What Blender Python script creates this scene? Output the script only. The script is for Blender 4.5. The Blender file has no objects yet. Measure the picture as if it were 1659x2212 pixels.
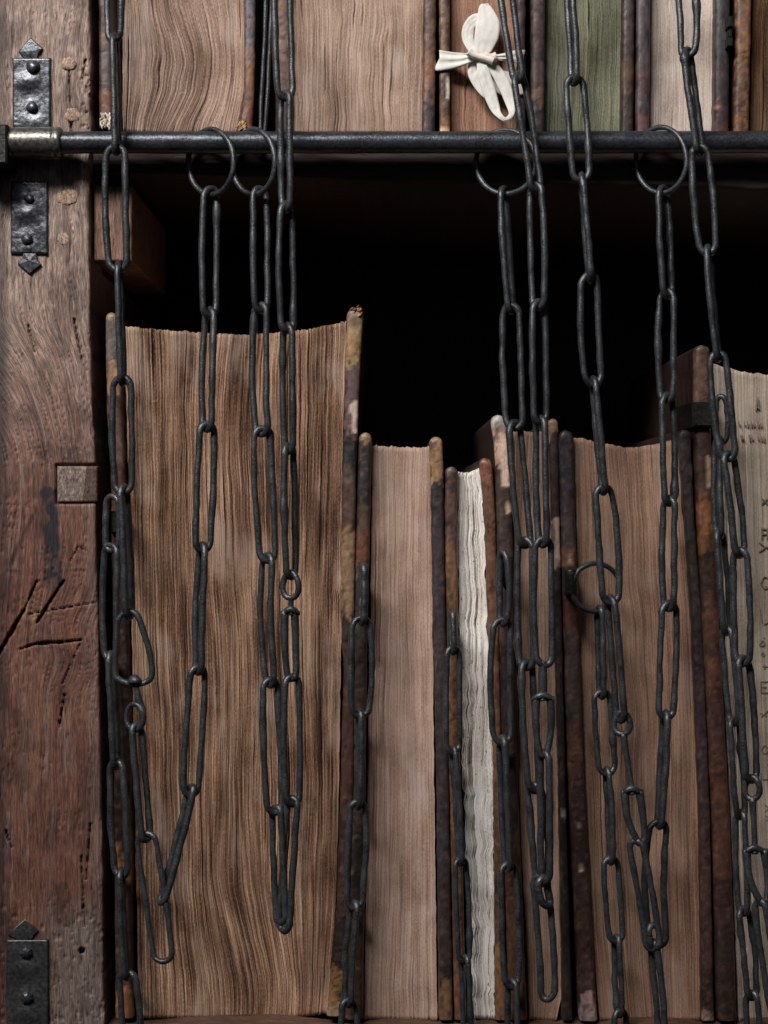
import bpy, math, random
import numpy as np
from mathutils import Vector

# ------------------------------------------------------------------ camera, world, lamps
scene = bpy.context.scene
D = 1.0                      # metres from the camera to the plane of the book edges
U = 0.48 / 1659.0            # metres per measuring unit (about 0.29 mm)
CX, CY = 829.5, 1106.0
cam_d = bpy.data.cameras.new("camera")
cam = bpy.data.objects.new("camera", cam_d)
scene.collection.objects.link(cam)
cam.location = (0, -D, 0)
cam.rotation_euler = (math.radians(90), 0, 0)
cam_d.sensor_fit = 'VERTICAL'
cam_d.sensor_height = 24
cam_d.lens = 24 * D / (2212 * U)
cam_d.clip_start, cam_d.clip_end = 0.02, 50
scene.camera = cam

world = bpy.data.worlds.new("World")
scene.world = world
world.use_nodes = True
wb = world.node_tree.nodes["Background"]
wb.inputs[0].default_value = (0.75, 0.85, 1.0, 1)
wb.inputs[1].default_value = 0.010

def area(name, loc, target, size, power, col, size_y=None):
    l = bpy.data.lights.new(name, 'AREA')
    l.shape = 'RECTANGLE' if size_y else 'DISK'
    l.size = size
    if size_y: l.size_y = size_y
    l.energy = power
    l.color = col
    o = bpy.data.objects.new(name, l)
    scene.collection.objects.link(o)
    o.location = loc
    o.rotation_euler = (Vector(target) - Vector(loc)).to_track_quat('-Z', 'Y').to_euler()
    return o
area("key_lamp", (-0.80, -1.45, 1.52), (-0.02, 0, 0.0), 1.05, 67, (1.0, 0.97, 0.945), 0.38)
area("fill_lamp", (0.25, -2.4, 0.9), (0, 0, 0.0), 1.6, 1.6, (0.80, 0.90, 1.0))

scene.view_settings.view_transform = 'Standard'
scene.view_settings.look = 'None'
scene.view_settings.exposure = 0
scene.view_settings.gamma = 1

# ------------------------------------------------------------------ helpers
def P(x, y, Y=0.0):
    s = (D + Y) / D
    return ((x - CX) * U * s, Y, (CY - y) * U * s)

def Pa(x, y, Y):
    x, y, Y = np.broadcast_arrays(np.asarray(x, float), np.asarray(y, float), np.asarray(Y, float))
    s = (D + Y) / D
    return np.stack([(x - CX) * U * s, Y, (CY - y) * U * s], -1)

GAIN = 1.42
def lin(c, g=None, sat=1.0):
    """a colour as seen (0-255) to the surface's own linear colour"""
    g = GAIN if g is None else g
    if sat != 1.0:
        l = 0.3 * c[0] + 0.6 * c[1] + 0.1 * c[2]
        c = [l + (v - l) * sat for v in c]
    out = []
    for v in c:
        v = v / 255.0
        v = v / 12.92 if v <= 0.04045 else ((v + 0.055) / 1.055) ** 2.4
        out.append(min(0.88, v * g))
    return np.array(out)

def value_noise(x, y, seed=0):
    rng = np.random.RandomState(seed)
    tab = rng.rand(256, 256)
    x, y = np.broadcast_arrays(np.asarray(x, float), np.asarray(y, float))
    xi, yi = np.floor(x).astype(int), np.floor(y).astype(int)
    fx, fy = x - xi, y - yi
    fx = fx * fx * (3 - 2 * fx); fy = fy * fy * (3 - 2 * fy)
    a = tab[xi % 256, yi % 256]; b = tab[(xi + 1) % 256, yi % 256]
    c = tab[xi % 256, (yi + 1) % 256]; d = tab[(xi + 1) % 256, (yi + 1) % 256]
    return (a * (1 - fx) + b * fx) * (1 - fy) + (c * (1 - fx) + d * fx) * fy

def fbm(x, y, seed=0, octaves=4):
    t, amp, tot = 0, 1.0, 0
    for k in range(octaves):
        t = t + amp * value_noise(np.asarray(x) * 2 ** k + 17 * k, np.asarray(y) * 2 ** k + 31 * k, seed + k)
        tot += amp; amp *= 0.55
    return t / tot

def smooth(a, b, x):
    t = np.clip((np.asarray(x, float) - a) / (b - a), 0, 1)
    return t * t * (3 - 2 * t)

def mesh_obj(name, verts, faces, mat=None, parent=None, smooth_shade=True, col=None, uv=None):
    base = Vector(parent.matrix_world_loc) if parent is not None and hasattr(parent, "matrix_world_loc") else None
    verts = np.asarray(verts, float)
    me = bpy.data.meshes.new(name)
    org = np.array(ORIGIN.get(parent.name, (0, 0, 0))) if parent is not None else np.zeros(3)
    me.from_pydata((verts - org).tolist(), [], [tuple(int(i) for i in f) for f in faces])
    if col is not None:
        at = me.attributes.new("col", 'FLOAT_COLOR', 'POINT')
        c4 = np.ones((len(verts), 4)); c4[:, :3] = col
        at.data.foreach_set("color", c4.ravel())
    if uv is not None:
        at = me.attributes.new("leafuv", 'FLOAT_VECTOR', 'POINT')
        u3 = np.zeros((len(verts), 3)); u3[:, :uv.shape[1]] = uv
        at.data.foreach_set("vector", u3.ravel())
    if smooth_shade:
        me.polygons.foreach_set("use_smooth", [True] * len(me.polygons))
    me.update()
    o = bpy.data.objects.new(name, me)
    if mat is not None:
        me.materials.append(mat)
    scene.collection.objects.link(o)
    if parent is not None:
        o.parent = parent
        ORIGIN[o.name] = tuple(org)
    return o

ORIGIN = {}
def thing(name, label, cat, loc, group=None):
    o = bpy.data.objects.new(name, None)
    o.empty_display_size = 0.02
    scene.collection.objects.link(o)
    o.location = loc
    ORIGIN[o.name] = tuple(loc)
    o["label"] = label; o["category"] = cat
    if group: o["group"] = group
    return o

def grid_faces(n, m, off=0, closed_u=False):
    """n points per row, m rows"""
    f = []
    for j in range(m - 1):
        for i in range(n if closed_u else n - 1):
            a = off + j * n + i; b = off + j * n + (i + 1) % n
            f.append((a, b, b + n, a + n))
    return f

def tube(path, radius, sides=10, closed=False, flat=None):
    """vertices and faces of a round bar swept along path (n,3); radius a number or array"""
    path = np.asarray(path, float)
    n = len(path)
    if closed:
        tan = np.roll(path, -1, 0) - np.roll(path, 1, 0)
    else:
        tan = np.gradient(path, axis=0)
    tan /= np.linalg.norm(tan, axis=1)[:, None] + 1e-12
    r = np.broadcast_to(np.asarray(radius, float), (n,))
    ref = np.array([0.0, 1.0, 0.0])
    if abs(tan[0] @ ref) > 0.9: ref = np.array([1.0, 0, 0])
    nrm = np.zeros((n, 3)); v = ref - (ref @ tan[0]) * tan[0]; v /= np.linalg.norm(v)
    for i in range(n):
        v = v - (v @ tan[i]) * tan[i]; v /= np.linalg.norm(v) + 1e-12
        nrm[i] = v
    bi = np.cross(tan, nrm)
    if closed:   # spread the twist left over
        d = nrm[-1] - (nrm[-1] @ tan[0]) * tan[0]
        ang = math.atan2(d @ bi[0], d @ nrm[0])
        a = -ang * np.arange(n) / n
        nn = nrm * np.cos(a)[:, None] + bi * np.sin(a)[:, None]
        bi = -nrm * np.sin(a)[:, None] + bi * np.cos(a)[:, None]
        nrm = nn
    th = np.linspace(0, 2 * math.pi, sides, endpoint=False)
    V = (path[:, None, :] + r[:, None, None] * (np.cos(th)[None, :, None] * nrm[:, None, :] + np.sin(th)[None, :, None] * bi[:, None, :])).reshape(-1, 3)
    F = []
    for j in range(n if closed else n - 1):
        k = (j + 1) % n
        for i in range(sides):
            i2 = (i + 1) % sides
            F.append((j * sides + i, j * sides + i2, k * sides + i2, k * sides + i))
    if not closed:
        F.append(tuple(range(sides - 1, -1, -1)))
        F.append(tuple((n - 1) * sides + i for i in range(sides)))
    return V, F

def join(parts):
    V, F, o = [], [], 0
    for v, f in parts:
        V.append(np.asarray(v)); F += [tuple(i + o for i in q) for q in f]; o += len(v)
    return np.concatenate(V), F

def spline(pts, n):
    """Catmull-Rom through pts (k,d), n samples"""
    p = np.asarray(pts, float)
    p = np.vstack([2 * p[0] - p[1], p, 2 * p[-1] - p[-2]])
    k = len(p) - 3
    t = np.linspace(0, k - 1e-6, n)
    i = t.astype(int); f = (t - i)[:, None]
    a, b, c, d = p[i], p[i + 1], p[i + 2], p[i + 3]
    return 0.5 * (2 * b + (c - a) * f + (2 * a - 5 * b + 4 * c - d) * f ** 2 + (3 * b - a - 3 * c + d) * f ** 3)

# ------------------------------------------------------------------ materials
def new_mat(name):
    m = bpy.data.materials.new(name); m.use_nodes = True
    nt = m.node_tree; b = nt.nodes["Principled BSDF"]
    return m, nt, b, nt.nodes, nt.links

def math_node(nt, op, a, b=None, c=None):
    n = nt.nodes.new("ShaderNodeMath"); n.operation = op
    for i, v in enumerate((a, b, c)):
        if v is None: continue
        if isinstance(v, (int, float)): n.inputs[i].default_value = v
        else: nt.links.new(v, n.inputs[i])
    return n.outputs[0]

def noise(nt, vec, scale, detail=4, rough=0.55):
    n = nt.nodes.new("ShaderNodeTexNoise")
    n.inputs["Scale"].default_value = scale; n.inputs["Detail"].default_value = detail
    n.inputs["Roughness"].default_value = rough
    nt.links.new(vec, n.inputs["Vector"])
    return n.outputs["Fac"]

def mapping(nt, vec, scale, loc=(0, 0, 0)):
    n = nt.nodes.new("ShaderNodeMapping")
    n.inputs["Scale"].default_value = scale; n.inputs["Location"].default_value = loc
    nt.links.new(vec, n.inputs["Vector"])
    return n.outputs[0]

def ramp(nt, fac, stops):
    n = nt.nodes.new("ShaderNodeValToRGB")
    e = n.color_ramp.elements
    while len(e) < len(stops): e.new(0.5)
    for k, (p, c) in enumerate(stops):
        e[k].position = p; e[k].color = (*[float(v) for v in c], 1)
    nt.links.new(fac, n.inputs[0])
    return n.outputs[0]

def bump(nt, b, h, strength, dist):
    n = nt.nodes.new("ShaderNodeBump")
    n.inputs["Strength"].default_value = strength; n.inputs["Distance"].default_value = dist
    nt.links.new(h, n.inputs["Height"]); nt.links.new(n.outputs[0], b.inputs["Normal"])

def page_mat(name, dark, mid, light, seed, contrast=1.0, spots=0.0, spot_col=(40, 34, 30)):
    """fore edge of a book: leaf after leaf, each its own shade; uses the mesh's leaf coordinate"""
    m, nt, b, N, L = new_mat(name)
    at = N.new("ShaderNodeAttribute"); at.attribute_name = "leafuv"
    v = at.outputs["Vector"]
    fine = noise(nt, mapping(nt, v, (0.50, 0.0032, 1), (seed, 0, seed)), 1.0, 3, 0.7)
    mid_ = noise(nt, mapping(nt, v, (0.20, 0.0022, 1), (seed * 2, 3, seed)), 1.0, 3, 0.6)
    broad = noise(nt, mapping(nt, v, (0.045, 0.0018, 1), (seed * 3, 5, 0)), 1.0, 3, 0.55)
    patch = noise(nt, mapping(nt, v, (0.012, 0.0034, 1), (seed * 7, 2, 0)), 1.0, 4, 0.6)
    grain = noise(nt, mapping(nt, v, (0.6, 0.16, 1), (seed, 9, 0)), 1.0, 3, 0.65)
    s = math_node(nt, 'MULTIPLY', fine, 0.62 * contrast)
    s = math_node(nt, 'ADD', s, math_node(nt, 'MULTIPLY', mid_, 0.34 * contrast))
    s = math_node(nt, 'ADD', s, math_node(nt, 'MULTIPLY', broad, 0.22 * contrast))
    s = math_node(nt, 'ADD', s, math_node(nt, 'MULTIPLY', patch, 0.44))
    s = math_node(nt, 'ADD', s, math_node(nt, 'MULTIPLY', grain, 0.42))
    s = math_node(nt, 'SUBTRACT', s, 0.59 * contrast + 0.43)
    s = math_node(nt, 'MULTIPLY_ADD', s, 1.75, 0.52)
    dk, md, lt = lin(dark, None, .9), lin(mid, None, .9), lin(light, None, .9)
    c = ramp(nt, s, [(0.0, dk * 0.55), (0.30, dk), (0.55, md), (0.85, lt), (1.0, np.minimum(lt * 1.12, 0.85))])
    # thin broken dark creases between gatherings
    cr = noise(nt, mapping(nt, v, (0.34, 0.0024, 1), (seed + 11, 4, 0)), 1.0, 3, 0.75)
    k = N.new("ShaderNodeMapRange"); k.inputs[1].default_value = 0.57; k.inputs[2].default_value = 0.64
    k.inputs[4].default_value = min(0.85, 0.66 * contrast)
    L.new(cr, k.inputs[0])
    mx = N.new("ShaderNodeMixRGB"); L.new(k.outputs[0], mx.inputs[0]); L.new(c, mx.inputs[1])
    mx.inputs[2].default_value = (*(dk * 0.45), 1); c = mx.outputs[0]
    cr2 = noise(nt, mapping(nt, v, (0.75, 0.0045, 1), (seed + 31, 4, 0)), 1.0, 2, 0.7)
    kk = N.new("ShaderNodeMapRange"); kk.inputs[1].default_value = 0.56; kk.inputs[2].default_value = 0.66
    kk.inputs[4].default_value = min(0.7, 0.48 * contrast)
    L.new(cr2, kk.inputs[0])
    mx = N.new("ShaderNodeMixRGB"); L.new(kk.outputs[0], mx.inputs[0]); L.new(c, mx.inputs[1])
    mx.inputs[2].default_value = (*(dk * 0.6), 1); c = mx.outputs[0]
    st = noise(nt, mapping(nt, v, (0.0085, 0.0060, 1), (seed * 5 + 2, 6, 0)), 1.0, 5, 0.62)
    ks = N.new("ShaderNodeMapRange"); ks.inputs[1].default_value = 0.47; ks.inputs[2].default_value = 0.68; ks.inputs[4].default_value = 0.55
    L.new(st, ks.inputs[0])
    mx = N.new("ShaderNodeMixRGB"); mx.blend_type = 'MULTIPLY'; L.new(ks.outputs[0], mx.inputs[0]); L.new(c, mx.inputs[1])
    mx.inputs[2].default_value = (0.50, 0.42, 0.35, 1); c = mx.outputs[0]
    st2 = noise(nt, mapping(nt, v, (0.012, 0.0045, 1), (seed * 5 + 9, 1, 0)), 1.0, 4, 0.6)
    ks = N.new("ShaderNodeMapRange"); ks.inputs[1].default_value = 0.54; ks.inputs[2].default_value = 0.72; ks.inputs[4].default_value = 0.45
    L.new(st2, ks.inputs[0])
    mx = N.new("ShaderNodeMixRGB"); L.new(ks.outputs[0], mx.inputs[0]); L.new(c, mx.inputs[1])
    gl = lt.mean() * 0.9
    mx.inputs[2].default_value = (*(lt * .6 + gl * .4), 1); c = mx.outputs[0]
    # pale hair scratches across the leaves
    sc = noise(nt, mapping(nt, v, (0.016, 0.0075, 1), (seed + 5, 8, 0)), 1.0, 1.5, 0.5)
    d = math_node(nt, 'ABSOLUTE', math_node(nt, 'SUBTRACT', math_node(nt, 'FRACT', math_node(nt, 'MULTIPLY', sc, 9.0)), 0.5))
    k2 = N.new("ShaderNodeMapRange"); k2.inputs[1].default_value = 0.0; k2.inputs[2].default_value = 0.018
    k2.inputs[3].default_value = 1; k2.inputs[4].default_value = 0
    L.new(d, k2.inputs[0])
    ms = noise(nt, mapping(nt, v, (0.02, 0.02, 1), (seed + 15, 1, 0)), 1.0, 2, 0.5)
    k3 = N.new("ShaderNodeMapRange"); k3.inputs[1].default_value = 0.54; k3.inputs[2].default_value = 0.66; k3.inputs[4].default_value = 0.40
    L.new(ms, k3.inputs[0])
    mx = N.new("ShaderNodeMixRGB"); L.new(math_node(nt, 'MULTIPLY', k2.outputs[0], k3.outputs[0]), mx.inputs[0]); L.new(c, mx.inputs[1])
    mx.inputs[2].default_value = (*np.minimum(lt * 1.15, .85), 1); c = mx.outputs[0]
    if spots:
        sp = noise(nt, mapping(nt, v, (0.16, 0.05, 1), (seed + 3, 1, 0)), 1.0, 2, 0.6)
        k = N.new("ShaderNodeMapRange"); k.inputs[1].default_value = 0.66; k.inputs[2].default_value = 0.69
        k.inputs[3].default_value = 0; k.inputs[4].default_value = spots
        L.new(sp, k.inputs[0])
        mx = N.new("ShaderNodeMixRGB"); L.new(k.outputs[0], mx.inputs[0]); L.new(c, mx.inputs[1])
        mx.inputs[2].default_value = (*lin(spot_col), 1); c = mx.outputs[0]
    L.new(c, b.inputs["Base Color"])
    b.inputs["Roughness"].default_value = 0.85
    b.inputs["Specular IOR Level"].default_value = 0.15
    bump(nt, b, fine, 0.55, 0.0006)
    return m

def painted_mat(name, rough=0.6, stretch=(1, 1, 1), scale=400, amount=0.5, bump_s=0.35, bump_d=0.0004, spec=0.35, metallic=0.0):
    """colour comes from the mesh's own col attribute (wear, stains, leather); fine grain on top"""
    m, nt, b, N, L = new_mat(name)
    at = N.new("ShaderNodeAttribute"); at.attribute_name = "col"
    tc = N.new("ShaderNodeTexCoord")
    v = mapping(nt, tc.outputs["Object"], stretch)
    f = noise(nt, v, scale, 5, 0.62)
    g = noise(nt, v, scale * 0.23, 4, 0.6)
    k = math_node(nt, 'MULTIPLY_ADD', f, 1.6 * amount, 1 - 0.8 * amount)
    k = math_node(nt, 'MULTIPLY', k, math_node(nt, 'MULTIPLY_ADD', g, 1.2 * amount, 1 - 0.6 * amount))
    mx = N.new("ShaderNodeVectorMath"); mx.operation = 'SCALE'
    L.new(at.outputs["Color"], mx.inputs[0]); L.new(k, mx.inputs["Scale"])
    L.new(mx.outputs[0], b.inputs["Base Color"])
    r = math_node(nt, 'MULTIPLY_ADD', g, 0.35, rough - 0.17)
    L.new(r, b.inputs["Roughness"])
    b.inputs["Specular IOR Level"].default_value = spec
    b.inputs["Metallic"].default_value = metallic
    bump(nt, b, f, bump_s, bump_d)
    return m

def iron_mat(name, c1, c2, rough, metallic, rust=0.0, scale=260, bump_s=0.5, gain=1.0):
    m, nt, b, N, L = new_mat(name)
    tc = N.new("ShaderNodeTexCoord"); v = tc.outputs["Object"]
    f = noise(nt, v, scale * 4, 4, 0.6); g = noise(nt, v, scale * 0.5, 4, 0.6)
    mixf = math_node(nt, 'ADD', math_node(nt, 'MULTIPLY', f, 0.5), math_node(nt, 'MULTIPLY', g, 0.5))
    a, d = lin(c1, gain), lin(c2, gain)
    c = ramp(nt, mixf, [(0.32, a), (0.62, d)])
    if rust:
        h = noise(nt, mapping(nt, v, (1, 1, 1), (3, 7, 1)), scale * 0.7, 5, 0.7)
        k = N.new("ShaderNodeMapRange"); k.inputs[1].default_value = 0.58; k.inputs[2].default_value = 0.75
        k.inputs[4].default_value = rust
        L.new(h, k.inputs[0])
        mx = N.new("ShaderNodeMixRGB"); L.new(k.outputs[0], mx.inputs[0]); L.new(c, mx.inputs[1])
        mx.inputs[2].default_value = (0.10, 0.045, 0.022, 1); c = mx.outputs[0]
    L.new(c, b.inputs["Base Color"])
    b.inputs["Metallic"].default_value = metallic
    L.new(math_node(nt, 'MAXIMUM', math_node(nt, 'MULTIPLY_ADD', f, 0.5, rough - 0.25), 0.18), b.inputs["Roughness"])
    bump(nt, b, f, bump_s, 0.0005)
    return m

def wood_mat(name):
    """oak: colour from the col attribute, fibres and checks along the mesh's own grain coordinate (leafuv)"""
    m, nt, b, N, L = new_mat(name)
    at = N.new("ShaderNodeAttribute"); at.attribute_name = "col"
    av = N.new("ShaderNodeAttribute"); av.attribute_name = "leafuv"
    v = av.outputs["Vector"]
    f1 = noise(nt, mapping(nt, v, (0.62, 0.040, 1)), 1.0, 4, 0.72)
    f2 = noise(nt, mapping(nt, v, (0.16, 0.012, 1), (7, 3, 0)), 1.0, 4, 0.65)
    f3 = noise(nt, mapping(nt, v, (0.40, 0.30, 1), (1, 8, 0)), 1.0, 4, 0.7)
    k = math_node(nt, 'MULTIPLY_ADD', f1, 4.4, -1.2)
    k = math_node(nt, 'MAXIMUM', k, 0.12)
    k = math_node(nt, 'MULTIPLY', k, math_node(nt, 'MULTIPLY_ADD', f2, 2.6, -0.3))
    k = math_node(nt, 'MULTIPLY', k, math_node(nt, 'MULTIPLY_ADD', f3, 1.0, 0.5))
    ck = noise(nt, mapping(nt, v, (0.22, 0.020, 1), (3, 5, 0)), 1.0, 3, 0.75)
    mr = N.new("ShaderNodeMapRange"); mr.inputs[1].default_value = 0.60; mr.inputs[2].default_value = 0.68
    mr.inputs[3].default_value = 1.0; mr.inputs[4].default_value = 0.28
    L.new(ck, mr.inputs[0])
    k = math_node(nt, 'MULTIPLY', k, mr.outputs[0])
    sc = noise(nt, mapping(nt, v, (0.030, 0.012, 1), (4, 8, 0)), 1.0, 1.5, 0.5)
    d = math_node(nt, 'ABSOLUTE', math_node(nt, 'SUBTRACT', math_node(nt, 'FRACT', math_node(nt, 'MULTIPLY', sc, 12.0)), 0.5))
    k2 = N.new("ShaderNodeMapRange"); k2.inputs[1].default_value = 0.0; k2.inputs[2].default_value = 0.03
    k2.inputs[3].default_value = 0.35; k2.inputs[4].default_value = 0
    L.new(d, k2.inputs[0])
    k = math_node(nt, 'MINIMUM', math_node(nt, 'MULTIPLY', k, math_node(nt, 'ADD', k2.outputs[0], 1.0)), 2.2)
    mx = N.new("ShaderNodeVectorMath"); mx.operation = 'SCALE'
    L.new(at.outputs["Color"], mx.inputs[0]); L.new(k, mx.inputs["Scale"])
    L.new(mx.outputs[0], b.inputs["Base Color"])
    b.inputs["Roughness"].default_value = 0.62
    b.inputs["Specular IOR Level"].default_value = 0.3
    hh = math_node(nt, 'ADD', math_node(nt, 'MULTIPLY', f1, 0.7), math_node(nt, 'MULTIPLY', mr.outputs[0], 0.8))
    hh = math_node(nt, 'ADD', hh, math_node(nt, 'MULTIPLY', f3, 0.4))
    bump(nt, b, hh, 0.45, 0.0004)
    return m
M = {}
M['chain'] = iron_mat('forged_iron', (24, 25, 27), (72, 74, 77), 0.36, 0.55, 0.22, 260, 0.55, 1.4)
M['strap'] = iron_mat('hammered_iron', (44, 45, 48), (88, 90, 95), 0.36, 0.7, 0.30, 120, 0.5, 1.2)
M['rusty_strap'] = iron_mat('rusted_iron', (38, 38, 40), (72, 72, 74), 0.42, 0.6, 0.65, 110, 0.5, 1.2)
M['rod'] = iron_mat('polished_black_iron', (38, 40, 44), (66, 70, 76), 0.34, 0.55, 0.12, 160, 0.45, 1.1)
M['ferrule'] = iron_mat('worn_steel', (54, 52, 49), (100, 97, 92), 0.36, 0.75, 0.25, 120, 0.4, 1.3)
M['clasp'] = iron_mat('blackened_brass', (28, 28, 27), (52, 52, 50), 0.36, 0.5, 0.05, 150, 0.4)
M['wood'] = wood_mat('old_oak')
M['leather'] = painted_mat('worn_calf', 0.44, (1, 1, 0.6), 700, 0.75, 0.5, 0.0004, 0.5)
M['cloth'] = painted_mat('white_cotton_tape', 0.9, (1, 1, 1), 900, 0.10, 0.3, 0.0003, 0.1)
M['ink'] = painted_mat('brown_black_ink', 0.8, (1, 1, 1), 500, 0.5, 0.0, 0.0001, 0.1)

PG = {
 'big':   page_mat('fore_edge_deep_brown', (66, 44, 32), (134, 99, 77), (188, 153, 127), 1.0, 1.45),
 'plain': page_mat('fore_edge_tan', (112, 88, 76), (152, 125, 110), (176, 150, 136), 4.0, 0.8),
 'white': page_mat('fore_edge_white', (150, 142, 134), (206, 199, 192), (222, 218, 214), 9.0, 0.8, 0.7),
 'slim':  page_mat('fore_edge_drab', (92, 70, 57), (134, 106, 90), (160, 131, 113), 13.0, 0.9),
 'warm':  page_mat('fore_edge_warm_tan', (94, 68, 54), (138, 106, 87), (166, 134, 113), 17.0, 0.95),
 'grey':  page_mat('fore_edge_grey_cream', (128, 114, 100), (168, 152, 136), (192, 176, 160), 21.0, 0.75),
 'up1':   page_mat('fore_edge_brown', (84, 63, 52), (136, 110, 96), (180, 154, 138), 25.0, 1.2),
 'up2':   page_mat('fore_edge_pale_brown', (112, 90, 76), (154, 128, 112), (180, 156, 140), 29.0, 0.95),
 'up3':   page_mat('fore_edge_red_brown', (104, 72, 56), (138, 102, 82), (168, 132, 110), 33.0, 0.9),
 'green': page_mat('fore_edge_green', (64, 65, 52), (96, 98, 79), (140, 138, 116), 37.0, 1.0, 0.0),
 'pale':  page_mat('fore_edge_pale_grey', (146, 128, 116), (178, 163, 152), (196, 184, 174), 41.0, 0.7),
 'edge':  page_mat('fore_edge_dark_brown', (62, 42, 28), (100, 72, 50), (126, 96, 70), 45.0, 1.1),
}

# ------------------------------------------------------------------ bookcase
YP = -0.012          # front of the post and of the shelf edge
case = thing("bookcase", "old oak bookcase with a worn left post, iron straps and dark empty shelf space", "bookcase", P(110, 2400, 0.0))

def seg_dist(x, y, x0, y0, x1, y1):
    dx, dy = x1 - x0, y1 - y0
    t = np.clip(((x - x0) * dx + (y - y0) * dy) / (dx * dx + dy * dy), 0, 1)
    return np.hypot(x - x0 - t * dx, y - y0 - t * dy), t

def build_post():
    ys = np.arange(-90, 2300, 3.0)
    edge = np.interp(ys, [-90, 280, 400, 700, 900, 1004, 1006, 1086, 1088, 1300, 1659, 2212, 2300], [194, 199, 194, 196, 203, 207, 211, 211, 207, 213, 219, 228, 229])
    edge = edge + 5 * (fbm(ys / 70, 0 * ys, 5, 4) - 0.5)
    n = 104
    t = np.linspace(0, 1, n)
    left = -70.0
    X = left + (edge[:, None] - left) * t[None, :]
    Yy = np.repeat(ys[:, None], n, 1)
    # grain coordinate: vertical at the top, swept round a knot in the middle, steep again below
    sw = smooth(640, 1040, Yy) * 190 * (1 - X / 330)
    back = smooth(1080, 1560, Yy) * 150 * (0.35 + X / 420)
    gr = X - sw + back + 26 * (fbm(X / 160, Yy / 260, 11, 3) - 0.5) * 2
    kn = np.exp(-(((X - 150) / 70) ** 2 + ((Yy - 1400) / 90) ** 2))
    gr = gr + 40 * kn * np.sin(Yy / 40)
    g1 = fbm(gr / 5.0, Yy / 160, 21, 3); g2 = fbm(gr / 16, Yy / 300, 22, 3); g3 = fbm(gr / 60, Yy / 240, 23, 4)
    # colours
    grey, red, dark, pale, tan = lin((158, 132, 118)), lin((134, 85, 67)), lin((56, 39, 35)), lin((172, 150, 140)), lin((158, 114, 86))
    k_low = smooth(560, 1150, Yy + 160 * (g3 - 0.5))
    C = grey * (1 - k_low)[..., None] + red * k_low[..., None]
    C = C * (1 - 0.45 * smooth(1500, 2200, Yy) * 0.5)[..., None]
    m = smooth(0.50, 0.76, g1 * 0.55 + g2 * 0.45)
    C = C * (1 - 0.62 * m)[..., None] + dark * (0.62 * m)[..., None]
    m = smooth(0.54, 0.75, fbm(gr / 7 + 50, Yy / 200, 31, 3)) * 0.6
    C = C * (1 - m)[..., None] + pale * m[..., None] * (1 - 0.35 * k_low)[..., None]
    m = smooth(0.56, 0.7, fbm(X / 60, Yy / 90, 41, 4)) * 0.35 * k_low
    C = C * (1 - m)[..., None] + tan * m[..., None]
    # bleached corner at the foot and along the right arris
    m = smooth(1900, 2020, Yy + 120 * (g3 - 0.5)) * smooth(85, 125, X + 30 * (g2 - .5)) * 0.75
    C = C * (1 - m)[..., None] + (lin((140, 124, 116)) * (0.55 + 0.9 * g1)[..., None]) * m[..., None]
    m = smooth(edge[:, None] - 40, edge[:, None] - 8, X) * smooth(600, 900, Yy) * 0.35
    C = C * (1 - m)[..., None] + pale * 0.8 * m[..., None]
    m = smooth(-10, 24, 22 - X + 30 * (g2 - .5)) * smooth(600, 760, Yy) * (1 - smooth(1000, 1200, Yy)) * 0.6   # grey weathered left side
    C = C * (1 - m)[..., None] + lin((84, 76, 76)) * m[..., None]
    m = np.exp(-(((X - 158) / 34) ** 2 + ((Yy - 975) / 32) ** 2)) * smooth(0.35, 0.6, fbm(X / 8, Yy / 8, 61, 3)) * 0.8
    C = C * (1 - m)[..., None] + lin((60, 54, 54)) * m[..., None]
    m = smooth(0.50, 0.66, fbm(X / 45, Yy / 75, 47, 4)) * 0.42
    C = C * (1 - m)[..., None] + dark * m[..., None]
    m = smooth(26, 2, X + 22 * (g2 - .5)) * 0.55
    C = C * (1 - m)[..., None] + lin((44, 36, 36)) * m[..., None]
    # blue-black iron stain
    d, tt = seg_dist(X, Yy, 104, 1070, 116, 1262)
    m = smooth(24, 11, d + 12 * (fbm(X / 12, Yy / 20, 71, 3) - .5)) * 0.85 * (0.45 + 0.75 * smooth(.3, .6, fbm(X / 30, Yy / 40, 72, 3)))
    m = np.clip(m * 1.25, 0, 0.94)
    C = C * (1 - m)[..., None] + lin((34, 38, 48)) * m[..., None]
    for a, b, w, s in (((75, 1290), (20, 1400), 6, 0.0), ((70, 1115), (18, 1225), 7, 0.6), ((12, 1232), (42, 1234), 5, .6), ((145, 1232), (185, 1230), 4, .55)):
        d, tt = seg_dist(X, Yy, *a, *b)
        m = smooth(w, w * 0.3, d + 4 * (g1 - .5)) * s
        C = C * (1 - m)[..., None] + lin((46, 42, 46)) * m[..., None]
    # bare yellow splinters beside the cracks
    for a, b, w in (((62, 1290), (52, 1330), 7), ((70, 1335), (88, 1318), 10)):
        d, tt = seg_dist(X, Yy, *a, *b)
        m = smooth(w, w * 0.5, d + 3 * (g1 - .5)) * 0.9
        C = C * (1 - m)[..., None] + lin((158, 122, 88)) * m[..., None]
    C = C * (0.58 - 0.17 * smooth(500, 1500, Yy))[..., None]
    lum = C.mean(-1, keepdims=True); C = lum + (C - lum) * .88
    # relief
    h = 1.6 * (g1 - 0.5) + 3.5 * (g2 - 0.5) + 6 * (g3 - .5)
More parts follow.
